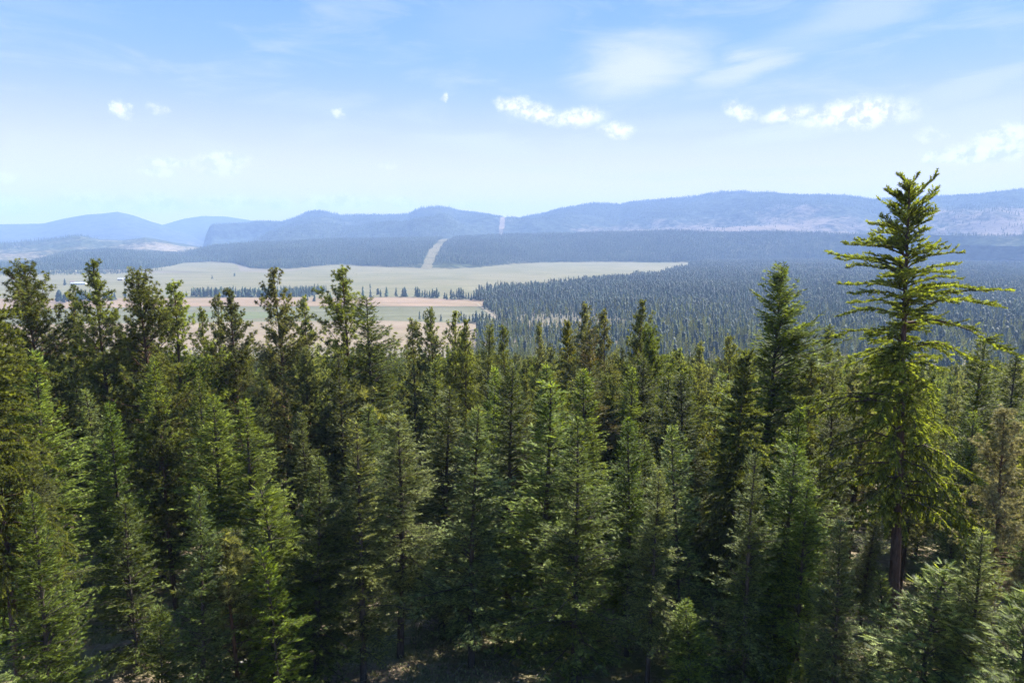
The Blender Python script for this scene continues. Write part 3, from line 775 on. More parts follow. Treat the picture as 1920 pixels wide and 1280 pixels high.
#        kind, variant, u, v_top, distance, width, label [, material]
HERO = [
 ('larch', 0, 1750, 342, 52, 1.0, 'tallest tree of the view, a yellow-green larch with drooping boughs and bare reddish lower trunk'),
 ('larch', 1, -62, 440, 50, .75, 'yellow-green larch cut by the left edge, its boughs reaching in above the bottom fir'),
 ('darkpine', 1, 60, 500, 82, 1.15, 'dense dark pine with a knobbly tip beside the larch at the left edge'),
 ('pine', 1, 133, 552, 95, .85, 'short open pine in the gap between two tall pines near the left edge'),
 ('darkpine', 0, 190, 488, 82, .95, 'narrow spire-topped pine rising over the white farm shed'),
 ('darkpine', 1, 272, 514, 78, 1.1, 'broad dark round-topped pine just right of the spire-topped pine'),
 ('pine', 0, 312, 530, 84, 1.15, 'open crowned pine with one long bough reaching right over the stubble'),
 ('pine', 2, 378, 580, 100, .8, 'small narrow pine between two bigger pines against the green crop'),
 ('darkpine', 0, 428, 543, 86, 1.0, 'twin-topped dark pine with bare trunk below, right of a small narrow pine'),
 ('pine', 2, 400, 556, 88, .7, 'slim pine leaning close to the left side of the twin-topped pine'),
 ('pine', 1, 528, 507, 78, 1.0, 'tall pine with tufted club-like tip standing before the dark wooded strip'),
 ('pine', 2, 572, 558, 92, .9, 'thin-topped pine just right of the club-tipped tall pine'),
 ('pine', 0, 652, 504, 76, 1.2, 'tall wide-based pine with a knotty spire in front of the meadow'),
 ('tallfir', 0, 708, 558, 74, 1.15, 'dark pyramid-shaped fir directly right of the knotty spired pine'),
 ('pine', 2, 773, 598, 90, 1.0, 'narrow pine with rounded tip below the row of valley trees'),
 ('pine', 0, 816, 580, 88, 1.0, 'sunlit pine in front of the lower right corner of the field'),
 ('pine', 1, 845, 586, 92, .9, 'sunlit pine close behind and right of another sunlit pine by the field corner'),
 ('darkpine', 0, 868, 600, 86, .8, 'dark slim pine at the edge of the field and the blue wood'),
 ('tallfir', 1, 910, 610, 82, .9, 'slender dark fir whose tip stands against the blue valley wood'),
 ('pine', 2, 952, 612, 92, .9, 'narrow pine right of the slender dark fir'),
 ('pine', 2, 1023, 606, 98, .7, 'thin columnar pine just left of the golden larch'),
 ('larch', 1, 1056, 608, 104, .62, 'small golden larch among green pines in the middle', 'golden'),
 ('pine', 0, 1090, 572, 92, .95, 'bushy-topped pine just right of the golden larch'),
 ('tallfir', 0, 1108, 622, 66, .95, 'tall fir with browning orange patches low along its dark trunk', 'brown'),
 ('pine', 2, 1146, 583, 94, .85, 'pale round-headed pine between two bushy-topped pines'),
 ('darkpine', 0, 1193, 563, 88, .85, 'tall narrow dark-trunked pine right of the pale round-headed one'),
 ('darkpine', 1, 1221, 615, 80, .9, 'round-topped green pine leaning against the narrow dark-trunked pine'),
 ('pine', 2, 1272, 655, 90, .9, 'low pine behind the gap between two taller pines at centre right'),
 ('pine', 2, 1314, 643, 92, .9, 'narrow pale pine standing alone before the blue slope left of the big fir'),
 ('pine', 0, 1374, 633, 90, .9, 'olive pine touching the left side of the big dark fir'),
 ('bigfir', 0, 1448, 503, 66, 1.0, 'big broad dark fir with irregular boughs left of the tallest larch'),
 ('pine', 2, 1540, 612, 92, .95, 'small round-topped pine between the big dark fir and the tallest larch'),
 ('spruce', 0, 1386, 662, 50, 1.0, 'bright spruce with hanging curtains of needles below the big dark fir'),
 ('tallfir', 0, 1842, 640, 72, 1.1, 'olive fir directly right of the tallest larch'),
 ('fir', 1, 1905, 665, 80, 1.1, 'fir at the right edge behind the buff pine'),
 ('pine', 0, 1905, 770, 52, 1.15, 'buff sunlit pine cut by the right edge', 'buff'),
 ('pine', 1, 1618, 700, 78, 1.1, 'pale buff pine half hidden behind the left boughs of the tallest larch', 'buff'),
 ('pine', 0, 562, 655, 70, 1.1, 'silvery pine with long needle tufts in the left middle of the forest'),
 ('fir', 2, 640, 655, 66, .9, 'bright narrow fir in front of the knotty spired pine'),
 ('smallpine', 0, 690, 716, 70, 1.3, 'small pale pine below the dark pyramid-shaped fir'),
 ('fir', 0, 826, 728, 50, 1.05, 'bright blue-green fir left of the centre of the forest'),
 ('tallfir', 1, 738, 772, 45, 1.1, 'thin-foliaged grey-green fir with bare dead limb left of the blue-green fir'),
 ('tallfir', 0, 952, 690, 54, 1.05, 'olive fir with straight dark trunk at the centre of the forest'),
 ('fir', 2, 1020, 716, 47, 1.2, 'large bright green fir right of the olive fir with the dark trunk'),
 ('fir', 4, 1186, 785, 47, .8, 'slim dark-stemmed fir standing in shade below the pale round-headed pine'),
 ('fir', 3, 1290, 800, 46, .9, 'pointed green fir left of the spruce with hanging needles'),
 ('fir', 1, 205, 755, 62, 1.0, 'spreading bluish fir above the sunlit gap in the trees at left'),
 ('fir', 0, 402, 742, 58, 1.1, 'dark shaded fir left of a brighter feathery fir in the left half'),
 ('fir', 3, 458, 752, 55, 1.1, 'feathery bright fir against the dark shaded fir in the left half'),
 ('fir', 0, 45, 925, 37, .80, 'large sunlit fir filling the bottom left corner'),
 ('fir', 2, 352, 918, 38, .72, 'pointed dark fir with long bare leader shoot near the bottom left'),
 ('smallfir', 0, 232, 942, 50, .8, 'young fir standing over the sunlit clearing at bottom left'),
 ('smallpine', 0, 424, 990, 40, 1.25, 'young long-needled pine tucked beside the pointed dark fir'),
 ('fir', 1, 572, 866, 42, 1.0, 'bushy bright fir above the dark hollow at bottom left of centre'),
 ('smallfir', 1, 490, 918, 44, 1.2, 'short fir half behind the bushy bright fir'),
 ('smallfir', 1, 506, 1030, 38, .75, 'small pointed sunlit fir at the edge of the dark hollow'),
 ('smallfir', 0, 292, 1135, 40, .8, 'low bushy fir beside the pile of dead branches'),
 ('smallfir', 0, 1300, 1125, 40, 1.0, 'small sunlit fir in deep shade at the bottom right of centre'),
 ('fir', 1, 1085, 790, 41, 1.0, 'fir with bright feathery right-hand boughs over the dark bottom centre'),
 ('fir', 0, 1520, 905, 44, .85, 'grey-green fir left of the bare larch trunk'),
 ('fir', 2, 1585, 975, 40, .8, 'dense fir standing just in front of the bare larch trunk'),
 ('smallfir', 1, 1752, 1055, 42, 1.3, 'short bright fir right of the foot of the larch trunk'),
 ('fir', 2, 1846, 1000, 42, 1.0, 'slim fir at the bottom right below the buff pine'),
 ('fir', 0, 1475, 830, 46, .95, 'shaded fir between the hanging spruce and the tallest larch'),
 ('tallfir', 2, 664, 792, 42, 1.0, 'grey-green fir with feathery edge rising right of the dark hollow'),
 ('fir', 4, 880, 770, 43, 1.0, 'shaded fir between the blue-green fir and the dark-trunked centre fir'),
 ('tallfir', 1, 1225, 880, 41, .8, 'thin dark fir in deep shade left of the small sunlit fir at the bottom'),
 ('tallfir', 2, 1415, 850, 42, .9, 'dark fir below the hanging spruce with its lower half in shade'),
 ('smallfir', 1, 1925, 1110, 38, 1.2, 'bright young fir cut by the bottom right edge'),
]
SHORT = {'tallest tree': 'the tallest larch', 'yellow-green larch cut': 'the left edge larch', 'dense dark pine': 'the knobbly dark pine', 'short open pine': 'the short open pine',
 'narrow spire': 'the spire-topped pine', 'broad dark round': 'the broad round-topped pine', 'open crowned': 'the long-boughed pine', 'small narrow pine': 'the small narrow pine', 'twin-topped': 'the twin-topped pine',
 'slim pine leaning': 'the slim leaning pine', 'tall pine with tufted': 'the club-tipped pine', 'thin-topped': 'the thin-topped pine', 'tall wide-based': 'the knotty spired pine', 'dark pyramid': 'the pyramid-shaped fir',
 'narrow pine with rounded': 'the round-tipped narrow pine', 'sunlit pine in front': 'the sunlit pine by the field corner', 'sunlit pine close': 'the second sunlit pine', 'dark slim pine': 'the dark slim pine', 'slender dark fir': 'the slender dark fir',
 'narrow pine right of': 'the narrow centre pine', 'thin columnar': 'the thin columnar pine', 'small golden': 'the golden larch', 'bushy-topped': 'the bushy-topped pine', 'tall fir with browning': 'the browning fir',
 'pale round-headed': 'the pale round-headed pine', 'tall narrow dark': 'the dark-trunked pine', 'round-topped green': 'the round-topped green pine', 'low pine behind': 'the low centre-right pine', 'narrow pale pine': 'the narrow pale pine',
 'olive pine touching': 'the olive pine', 'big broad dark': 'the big dark fir', 'small round-topped': 'the small round-topped pine', 'bright spruce': 'the hanging spruce', 'olive fir directly': 'the olive fir by the larch',
 'fir at the right edge': 'the right edge fir', 'buff sunlit': 'the buff edge pine', 'pale buff': 'the pale buff pine', 'silvery pine': 'the silvery pine', 'bright narrow fir': 'the bright narrow fir', 'small pale pine': 'the small pale pine',
 'bright blue-green': 'the blue-green fir', 'thin-foliaged': 'the thin grey-green fir', 'olive fir with straight': 'the dark-trunked centre fir', 'large bright green': 'the large bright fir', 'slim dark-stemmed': 'the dark-stemmed fir',
 'pointed green fir': 'the pointed green fir', 'spreading bluish': 'the spreading bluish fir', 'dark shaded fir left': 'the dark shaded fir', 'feathery bright': 'the feathery bright fir', 'large sunlit fir': 'the corner fir',
 'pointed dark fir': 'the long-leadered fir', 'young fir standing': 'the young clearing fir', 'young long-needled': 'the long-needled young pine', 'bushy bright fir': 'the bushy bright fir', 'short fir half': 'the short fir by the hollow',
 'small pointed sunlit': 'the small hollow-side fir', 'low bushy': 'the low bushy fir', 'small sunlit fir in': 'the small fir in deep shade', 'fir with bright feathery': 'the feather-boughed fir',
 'grey-green fir left': 'the fir left of the larch trunk', 'dense fir standing': 'the dense fir before the larch', 'short bright fir': 'the short bright fir', 'slim fir at the bottom': 'the slim bottom right fir', 'shaded fir between the hanging': 'the shaded fir by the spruce',
 'bright young fir': 'the bright young edge fir', 'grey-green fir with feathery': 'the feathery fir by the hollow', 'shaded fir between the blue': 'the shaded centre fir', 'thin dark fir': 'the thin dark fir', 'dark fir below': 'the dark fir below the spruce'}
TIPS = []
taken = []
for h in HERO:
    sh_ = [v_ for k_, v_ in SHORT.items() if h[6].startswith(k_)]
    if sh_ and -30 < h[2] < 1950: TIPS.append((h[2], h[3], h[4], sh_[0]))
    key, i, u, v, d, w, lab = h[:7]
    x, y, top = place(u, v, d)
    nm, cat = NAME[key]
    if d < 60 and 'fir' in key: w *= 1.22
    if 'pine' in key and d > 70: w *= .96 if key == 'darkpine' else .9
    e_ = make_tree(nm, key, i, float(x), float(y), float(top), w, None if u != 1750 else 0.6, lab, cat, None, h[7] if len(h) > 7 else None)
    if u == 1750: e_.rotation_euler = (Matrix.Rotation(R(-2.1), 3, 'Y') @ Matrix.Rotation(.6, 3, 'Z')).to_euler()   # leans a little left
    taken.append((float(x), float(y)))

# ---- the rest of the near wood: trees nobody could name one by one, each still a tree of its own
sky_u = [-200, 0, 60, 130, 200, 300, 450, 600, 700, 800, 900, 1000, 1250, 1330, 1450, 1550, 1650, 1750, 1850, 2100]
sky_v = [600, 600, 600, 650, 600, 620, 635, 640, 640, 640, 650, 655, 665, 680, 650, 660, 680, 690, 680, 690]
gaps = [(250, 1130, 40, 58, 5.0), (205, 1070, 44, 60, 4.0), (470, 1230, 38, 50, 4.5), (330, 1200, 38, 50, 3.0)]   # openings: u, v of the ground, nearest, farthest, radius
def ground_hit(u, v):
    az, t = ray(u, v); az = float(az); t = float(t)
    d = 10.0
    while d < 400 and CAMZ + t * d > float(gz(math.sin(az) * d, math.cos(az) * d)): d += .25
    return math.sin(az) * d, math.cos(az) * d
GAPS = [(*ground_hit(g_[0], g_[1]), g_[4]) for g_ in gaps]
for gx0, gy0, gr0 in list(GAPS[:3]):      # sun reaches the clearings over these gaps
    for dd_ in (6, 11): GAPS.append((gx0 + math.sin(R(SUN_AZ)) * dd_, gy0 + math.cos(R(SUN_AZ)) * dd_, 3.4))
GL = {
 ('fir', 0): ('fir crowded among the front trees between the named firs', 'firs crowding the front of the wood'),
 ('fir', 1): ('fir half hidden in the middle rows of the wood', 'firs in the middle rows'),
 ('pine', 1): ('pine half hidden in the middle rows of the wood', 'pines in the middle rows'),
 ('fir', 2): ('fir in the back rows of the wood below the skyline', 'firs in the back rows'),
 ('pine', 2): ('pine in the back rows of the wood below the skyline', 'pines in the back rows'),
}
count = {'fir tree': 0, 'pine tree': 0}
USED = {}
def side_label(kind, size, u, v, d):
    # nearest named tree whose relation to this one is not taken yet
    for t_ in sorted(TIPS, key=lambda q: math.hypot(q[0] - u, (q[1] - v) * .7)):
        du, dv = u - t_[0], v - t_[1]
        if abs(du) > 340: continue
        if abs(du) < 22: w = 'straight behind' if d > t_[2] else 'straight in front of'
        elif abs(du) < 110: w = ('just left of' if du < 0 else 'just right of') + (', and behind,' if d > t_[2] + 4 else ', and nearer than,')
        else: w = ('some way left of' if du < 0 else 'some way right of') + (', and behind,' if d > t_[2] + 4 else ', and nearer than,')
        lab = '%s %s %s %s' % (size, kind, w, t_[3])
        if lab not in USED and len(lab.split()) <= 16:
            USED[lab] = 1
            return lab
    return None
tries = 0
WINDOWS = [(165, 285, 1240), (440, 530, 1260), (690, 820, 1240)]
while tries < 9000 and sum(count.values()) < 250:
    tries += 1
    d = math.sqrt(random.uniform(42 ** 2, 128 ** 2)); az = R(random.uniform(-41, 41))
    x, y = math.sin(az) * d, math.cos(az) * d
    md = 2.4 + d * .008
    if any((x - a) ** 2 + (y - b) ** 2 < md * md for a, b in taken): continue
    if any((x - a) ** 2 + (y - b) ** 2 < r_ * r_ for a, b, r_ in GAPS): continue
    z = float(gz(x, y))
    u, _ = project(x, y, z)
    vmin = np.interp(u, sky_u, sky_v) + random.uniform(0, 60)
    lim = CAMZ + float(ray(u, vmin)[1]) * d - z
    fir = random.random() < np.interp(d, [45, 75, 110, 130], [.85, .6, .4, .35])
    h = min(lim, random.uniform(11, 19) if d < 62 else random.uniform(16, 25))
    if h < 6: continue
    vt = project(x, y, z + h)[1]; rp = 2.6 * F / d
    if d < 60 and any(a - rp < u < b + rp and vt < c_ for a, b, c_ in WINDOWS): continue
    zone = 0 if d < 60 else 1 if d < 88 else 2
    if d < 60:
        if 590 < u < 1560:
            h = min(lim, CAMZ + float(ray(u, random.uniform(735, 900))[1]) * d - z, 21)
            if d < 44: continue
        else: h = min(h, random.uniform(8, 15))
    if fir: key = 'fir' if random.random() < .65 or h < 14 else 'tallfir'
    else:
        key = 'pine' if random.random() < .6 else 'darkpine'
        if zone == 0: key = 'tallfir'
    if h < 9: key = 'smallfir'
    nm, cat = NAME[key]
    if count[cat] > 225: continue
    count[cat] += 1
    lab, grp = GL[('fir' if cat == 'fir tree' else 'pine', zone)]
    size = 'very tall' if h > 22 else 'tall' if h > 17 else 'middle-sized' if h > 12 else 'short' if h > 9 else 'small'
    if -60 < u < 1980: lab = side_label('fir' if cat == 'fir tree' else 'pine', size, u, vt, d) or lab
    make_tree(nm, key, random.randrange(5), x, y, z + h, random.uniform(.72, 1.3), None, lab, cat, grp)
    taken.append((x, y))
print('fill', count)

# ------------------------------------------------------------------ masses of trees (beyond counting), as instances on one object each
def lod_mid(key, kind, H, seed, leaf, bark, **o):
    tr, wd, fo = grow(kind, H, seed, lod=1, **o)
    V, T, t = merge([tr, wd, fo])
    me = mesh_np('mid_' + key, V, T, None, t)
    me.materials.append(leaf); me.materials.append(bark)
    mi = np.zeros(len(T), dtype=np.int32); mi[:len(tr[1]) + len(wd[1])] = 1
    me.polygons.foreach_set('material_index', mi)
    ob = bpy.data.objects.new('mid_' + key, me)
    return ob, len(T)

def lod_far(key, H, Rr, seed, leaf, layers=6, f0=.1, n=7, rnd=False):
    g = np.random.default_rng(seed)
    V, T, tn = [], [], []
    for k in range(layers):
        f = k / layers
        z0 = H * (f0 + (1 - f0) * f); z1 = H * (f0 + (1 - f0) * min(1, f + (1.9 if not rnd else 1.5) / layers))
        if k == layers - 1: z1 = H
        r = (Rr * (math.sin(math.pi * (.22 + .74 * f)) ** .7) if rnd else Rr * ((1 - f) ** .75)) * g.uniform(.8, 1.15) + .2
        b = len(V); a0 = g.random() * 6
        ox, oy = g.normal(size=2) * (.5 if rnd else .15)
        V.append((ox, oy, z1)); tn.append(g.random())
        for j in range(n):
            rj = r * g.uniform(.55, 1.25) * (1 if j % 2 else .72)
            a = a0 + 6.283 * j / n
            V.append((ox + math.cos(a) * rj, oy + math.sin(a) * rj, z0 - H * .03 * (j % 2) + g.normal() * .4)); tn.append(g.random())
        for j in range(n):
            T.append((b, b + 1 + j, b + 1 + (j + 1) % n))
    b = len(V)
    for j in range(3): V.append((.22 * math.cos(2.1 * j), .22 * math.sin(2.1 * j), -1)); tn.append(0)
    V.append((0, 0, H * .5)); tn.append(0)
    for j in range(3): T.append((b + j, b + (j + 1) % 3, b + 3))
    me = mesh_np('far_' + key, np.array(V, float), np.array(T), leaf, np.array(tn))
    return bpy.data.objects.new('far_' + key, me)

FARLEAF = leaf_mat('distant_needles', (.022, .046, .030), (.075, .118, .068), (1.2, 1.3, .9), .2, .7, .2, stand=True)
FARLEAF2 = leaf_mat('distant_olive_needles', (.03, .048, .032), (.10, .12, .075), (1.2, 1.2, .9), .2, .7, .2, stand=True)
midc = bpy.data.collections.new('mid_kinds')
mt = 0
for k, (kk, kind, H, sd_, lf, bk, o) in enumerate([
        ('a_fir', 'fir', 19, 111, FIR, BARK_FIR, dict(R=2.7, f0=.12)),
        ('b_fir', 'fir', 22, 112, FIRY, BARK_FIR, dict(R=2.9, f0=.2, uneven=.35, pw=.65)),
        ('c_pine', 'pine', 24, 113, PINE, BARK_PINE, dict(R=2.6, f0=.35)),
        ('d_pine', 'pine', 25, 114, PINED, BARK_PINE, dict(R=2.4, f0=.3)),
        ('e_pine', 'pine', 22, 115, PINE, BARK_PINE, dict(R=2.9, f0=.3))]):
    ob, n = lod_mid(kk, kind, H, sd_, lf, bk, **o); mt += n
    midc.objects.link(ob)
print('mid tris', mt)
farc = bpy.data.collections.new('far_kinds')
for k, (H, Rr, f0, lf, rn, ly) in enumerate([
        (22, 4.2, .06, FARLEAF, 0, 7), (25, 3.8, .12, FARLEAF, 0, 8), (24, 4.2, .30, FARLEAF2, 1, 6), (19, 4.4, .05, FARLEAF, 0, 6), (26, 4.0, .35, FARLEAF2, 1, 6), (21, 3.4, .08, FARLEAF, 0, 7),
        (23, 4.6, .28, FARLEAF, 1, 5), (27, 3.4, .2, FARLEAF2, 0, 9), (18, 3.9, .2, FARLEAF2, 1, 5), (24, 4.8, .1, FARLEAF, 0, 7)]):
    farc.objects.link(lod_far('%s_tree' % 'abcdefghij'[k], H, Rr, 200 + k, lf, ly, f0=f0, rnd=bool(rn)))

def mass(name, X, Y, Z, sc, kinds, coll, seed):
    g = np.random.default_rng(seed); n = len(X)
    me = bpy.data.meshes.new(name)
    me.vertices.add(n)
    me.vertices.foreach_set('co', np.stack([X, Y, Z], -1).astype(np.float32).ravel())
    a = me.attributes.new('rot', 'FLOAT_VECTOR', 'POINT')
    rot = np.zeros((n, 3), np.float32); rot[:, 2] = g.random(n) * 6.283; rot[:, :2] = g.normal(size=(n, 2)) * .02
    a.data.foreach_set('vector', rot.ravel())
    a = me.attributes.new('size', 'FLOAT_VECTOR', 'POINT')
    w = g.uniform(.7, 1.15, n) * (1.0 if coll is midc else .92)
    a.data.foreach_set('vector', np.stack([sc * w, sc * w, sc], -1).astype(np.float32).ravel())
    a = me.attributes.new('pick', 'INT', 'POINT')
    a.data.foreach_set('value', g.choice(kinds, n).astype(np.int32))
    o = link(name, me, kind='stuff')
    ng = bpy.data.node_groups.new(name, 'GeometryNodeTree')
    ng.interface.new_socket('Geometry', in_out='INPUT', socket_type='NodeSocketGeometry')
    ng.interface.new_socket('Geometry', in_out='OUTPUT', socket_type='NodeSocketGeometry')
    gi = ng.nodes.new('NodeGroupInput'); go = ng.nodes.new('NodeGroupOutput')
    ip = ng.nodes.new('GeometryNodeInstanceOnPoints'); ci = ng.nodes.new('GeometryNodeCollectionInfo')
    ci.inputs['Collection'].default_value = coll; ci.inputs['Separate Children'].default_value = True; ci.inputs['Reset Children'].default_value = True
    def nat(nm, ty):
        q = ng.nodes.new('GeometryNodeInputNamedAttribute'); q.data_type = ty; q.inputs[0].default_value = nm
        return [s for s in q.outputs if s.enabled and s.name == 'Attribute'][0]
    L(ng, gi.outputs[0], ip.inputs['Points']); L(ng, ci.outputs[0], ip.inputs['Instance'])
    ip.inputs['Pick Instance'].default_value = True
    L(ng, nat('pick', 'INT'), ip.inputs['Instance Index'])
    L(ng, nat('rot', 'FLOAT_VECTOR'), ip.inputs['Rotation'])
    L(ng, nat('size', 'FLOAT_VECTOR'), ip.inputs['Scale'])
    L(ng, ip.outputs[0], go.inputs[0])
    md = o.modifiers.new('trees', 'NODES'); md.node_group = ng
    return o

def jitter_polar(amin, amax, r0, r1, sp):
    """roughly even points, spacing sp, in a sector"""
    x0, x1 = r1 * math.sin(amin), r1 * math.sin(amax)
    xs = np.arange(x0, x1, sp); ys = np.arange(r0 * math.cos(max(abs(amin), abs(amax))), r1, sp)
    X, Y = np.meshgrid(xs, ys); X = X.ravel(); Y = Y.ravel()
    X = X + rng.uniform(-.48, .48, len(X)) * sp; Y = Y + rng.uniform(-.48, .48, len(Y)) * sp
    a = np.arctan2(X, Y); r = np.hypot(X, Y)
    k = (a > amin) & (a < amax) & (r > r0) & (r < r1)
    return X[k], Y[k], a[k], r[k]

# slope behind the near wood
X, Y, a, r = jitter_polar(R(-42), R(42), 122, 760, 5.2)
Z = gz(X, Y)
u, v = project(X, Y, Z)
sc = rng.uniform(.55, 1.0, len(X))
vm = np.interp(u, sky_u, sky_v)
lim = (CAMZ + ray(u, vm)[1] * r - Z) / 24.0
sc = np.minimum(sc, lim)
k = (sc > .3) & ((Y < 640) | (u > 860)) 
mass('wood_on_the_slope', X[k], Y[k], Z[k], sc[k], [0, 1, 2, 3, 4], midc, 1)
print('slope', k.sum())

def inside(px, py, pts):
    P = np.array(pts, float); n = len(P); c = np.zeros(len(px), bool); j = n - 1
    for i in range(n):
        xi, yi = P[i]; xj, yj = P[j]
        cond = ((yi > py) != (yj > py)) & (px < (xj - xi) * (py - yi) / (yj - yi + 1e-12) + xi)
        c ^= cond; j = i
    return c
# valley wood
forest_px = [(936, 603), (925, 590), (900, 572), (880, 560), (884, 552), (930, 546), (990, 540), (1040, 536), (1100, 530), (1160, 524), (1220, 517), (1260, 509), (1290, 503), (1310, 488), (2400, 480), (2400, 606), (1160, 606), (1100, 604), (1000, 605)]
near_px = [(855, 640), (870, 628), (960, 622), (1160, 618), (1200, 604), (2400, 604), (2400, 900), (860, 900)]
fw = [tuple(map(float, flat(*p))) for p in forest_px]; nw = [tuple(map(float, flat(p[0], min(p[1], 700)))) for p in near_px]
X, Y, a, r = jitter_polar(R(-3), R(41), 640, 4500, 6.4)
jx, jy = X + 45 * fbm(X, Y, 90, 3), Y + 110 * fbm(X + 500, Y, 120, 3)
k = (inside(jx, jy, fw) | inside(jx, jy, nw)) & (gz(X, Y) < 8)
dens = .82 + .75 * fbm(X, Y, 200, 4) - np.where(inside(X, Y, fw) & (r < 1350), .1, 0)
k &= rng.random(len(X)) < dens
k &= np.hypot(X - flat(1300, 500)[0], (Y - flat(1300, 500)[1]) * .35) > 60
X, Y = X[k], Y[k]
print('valley', len(X))
sz_ = rng.uniform(.45, 1.1, len(X)) * (1 + .35 * fbm(X, Y, 140, 3) + .35 * fbm(X + 900, Y, 420, 3))
k = (rng.random(len(X)) < np.interp(np.hypot(X, Y), [800, 1700], [.75, 0]))
mass('lower_wood', X[k], Y[k], gz(X[k], Y[k]), sz_[k], [0, 0, 1, 1, 2, 3, 4], midc, 12)
X, Y, sz_ = X[~k], Y[~k], sz_[~k]
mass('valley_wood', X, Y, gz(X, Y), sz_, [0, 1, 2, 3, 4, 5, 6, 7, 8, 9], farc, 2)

# plateau wood
X, Y, a, r = jitter_polar(R(-40), R(40.5), 3500, 5600, 9.5)
q = (r - front.D0(a)) / (front.Dcr(a) - front.D0(a))
incut = cut_mask(a, q, cut_f[0], cut_f[1], R(.47))
k = (q > .006 + .03 * vnoise(X, Y, 90)) & (q < 1.06) & (~incut | (rng.random(len(X)) < .3))
k &= rng.random(len(X)) < (.9 + .6 * fbm(X, Y, 300, 4) - np.where(a < uaz(520), .15, 0))
X, Y, a, r, incut = X[k], Y[k], a[k], r[k], incut[k]
print('plateau', len(X))
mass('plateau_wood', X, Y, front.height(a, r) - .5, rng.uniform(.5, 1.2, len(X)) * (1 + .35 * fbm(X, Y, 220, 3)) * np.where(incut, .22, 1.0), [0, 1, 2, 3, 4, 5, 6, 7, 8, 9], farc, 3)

# trees over the mountains, thick along the crest
def ridge_trees(name, rd, amin, amax, sp, q0, q1, keepf, size, seed):
    X, Y, a, r = jitter_polar(amin, amax, float(np.min(rd.D0(np.array([amin, amax])))), 10200, sp)
    q = (r - rd.D0(a)) / (rd.Dcr(a) - rd.D0(a))
    k = (q > q0) & (q < q1) & (rng.random(len(X)) < keepf(X, Y, a, q))
    X, Y, a, r = X[k], Y[k], a[k], r[k]
    print(name, len(X))
    mass(name, X, Y, rd.height(a, r) - 1, size * rng.uniform(.5, 1.3, len(X)), [0, 1, 3, 5], farc, seed)
ridge_trees('mountain_wood', main, uaz(450), R(40), 17, .05, 1.03,
            lambda X, Y, a, q: np.where(cut_mask(a, q, cut_m[0], cut_m[1], R(.26)), 0, np.clip(.35 + 1.0 * fbm(X, Y, 600, 4) + .5 * (q - .5), .04, 1) * np.where((a > uaz(1000)) & (q < .5), .3, 1)), 1.0, 4)
ridge_trees('crest_trees', main, uaz(450), R(40), 14, .965, 1.015, lambda X, Y, a, q: np.where(cut_mask(a, q, cut_m[0], cut_m[1], R(.26)), 0, np.clip(.5 + .9 * fbm(X, Y, 250, 3), 0, 1)), 1.45, 5)
ridge_trees('hillside_trees', left, R(-40), uaz(480), 19, .02, 1.0, lambda X, Y, a, q: np.clip(.42 + 1.2 * fbm(X, Y, 400, 4) + .1 + .5 * (q > .9) * (fbm(X, Y, 300, 2) > 0), .03, 1), 1.0, 6)
ridge_trees('mesa_trees', mesa, uaz(385), uaz(600), 20, .82, 1.0, lambda X, Y, a, q: np.full(len(X), .5), .8, 7)

# brush along the creek on the valley floor
X, Y, a, r = jitter_polar(R(-39), uaz(470), 3000, 4600, 11)
u, v = project(X, Y, 0 * X)
vb = np.interp(u, [-200, 0, 200, 230, 300, 380, 470], [512, 512, 511.5, 511.5, 509, 508, 506])
k = (np.abs(v - vb) < np.interp(u, [0, 200, 400], [4.2, 3.4, 2.2])) & (rng.random(len(X)) < .55)
mass('creek_brush', X[k], Y[k], 0 * X[k], rng.uniform(.35, .75, k.sum()), [0, 2, 3, 4], farc, 8)
# wooded strip behind the stubble, in the left half
X, Y, a, r = jitter_polar(uaz(500), uaz(700), 1700, 2600, 7.5)
u, v = project(X, Y, 0 * X)
top = np.interp(u, [505, 540, 600, 680, 700], [553, 549, 547, 549, 553])
k = (v < 557.3) & (v > top) & (u > 505) & (u < 690) & (rng.random(len(X)) < .8)
mass('wooded_strip', X[k], Y[k], 0 * X[k], rng.uniform(.6, 1.05, k.sum()), [0, 1, 3, 5], farc, 9)
print('strip', k.sum())

X, Y, a, r = jitter_polar(uaz(300), uaz(1280), 1500, 3700, 60)
u, v = project(X, Y, 0 * X)
k = (rng.random(len(X)) < np.clip(.05 + .5 * fbm(X, Y, 500, 3), .01, .3)) & (v < np.interp(u, [300, 900, 1290], [548, 540, 503])) & (v > 505)
mass('meadow_bushes', X[k], Y[k], 0 * X[k], rng.uniform(.12, .3, k.sum()), [2, 6, 8], farc, 14)

# ------------------------------------------------------------------ single trees of the valley
FM = [o.data for o in farc.objects]
VH = [22, 25, 24, 19, 26, 21, 23, 27, 18, 24]
ORD = {}
def valley_tree(u, v, hpx, label, group=None, kind=None):
    if group:
        ORD[group] = ORD.get(group, 0) + 1
        n_ = ORD[group]
        sf = 'th' if 10 <= n_ % 100 <= 20 else {1: 'st', 2: 'nd', 3: 'rd'}.get(n_ % 10, 'th')
        label = '%d%s tree from the left in the %s' % (n_, sf, group)
    x, y = flat(u, v); x = float(x); y = float(y)
    h = hpx / F * math.hypot(x, y)
    i = random.choice([0, 1, 3, 5, 6, 7, 9]) if kind is None else kind
    o = bpy.data.objects.new('conifer_tree', FM[i]); COL.objects.link(o)
    s = h / VH[i]
    w = random.uniform(1.15, 1.7)
    o.location = (x, y, .3); o.scale = (s * w, s * w, s); o.rotation_euler = (0, 0, random.random() * 6.28)
    tag(o, label, 'conifer', group)
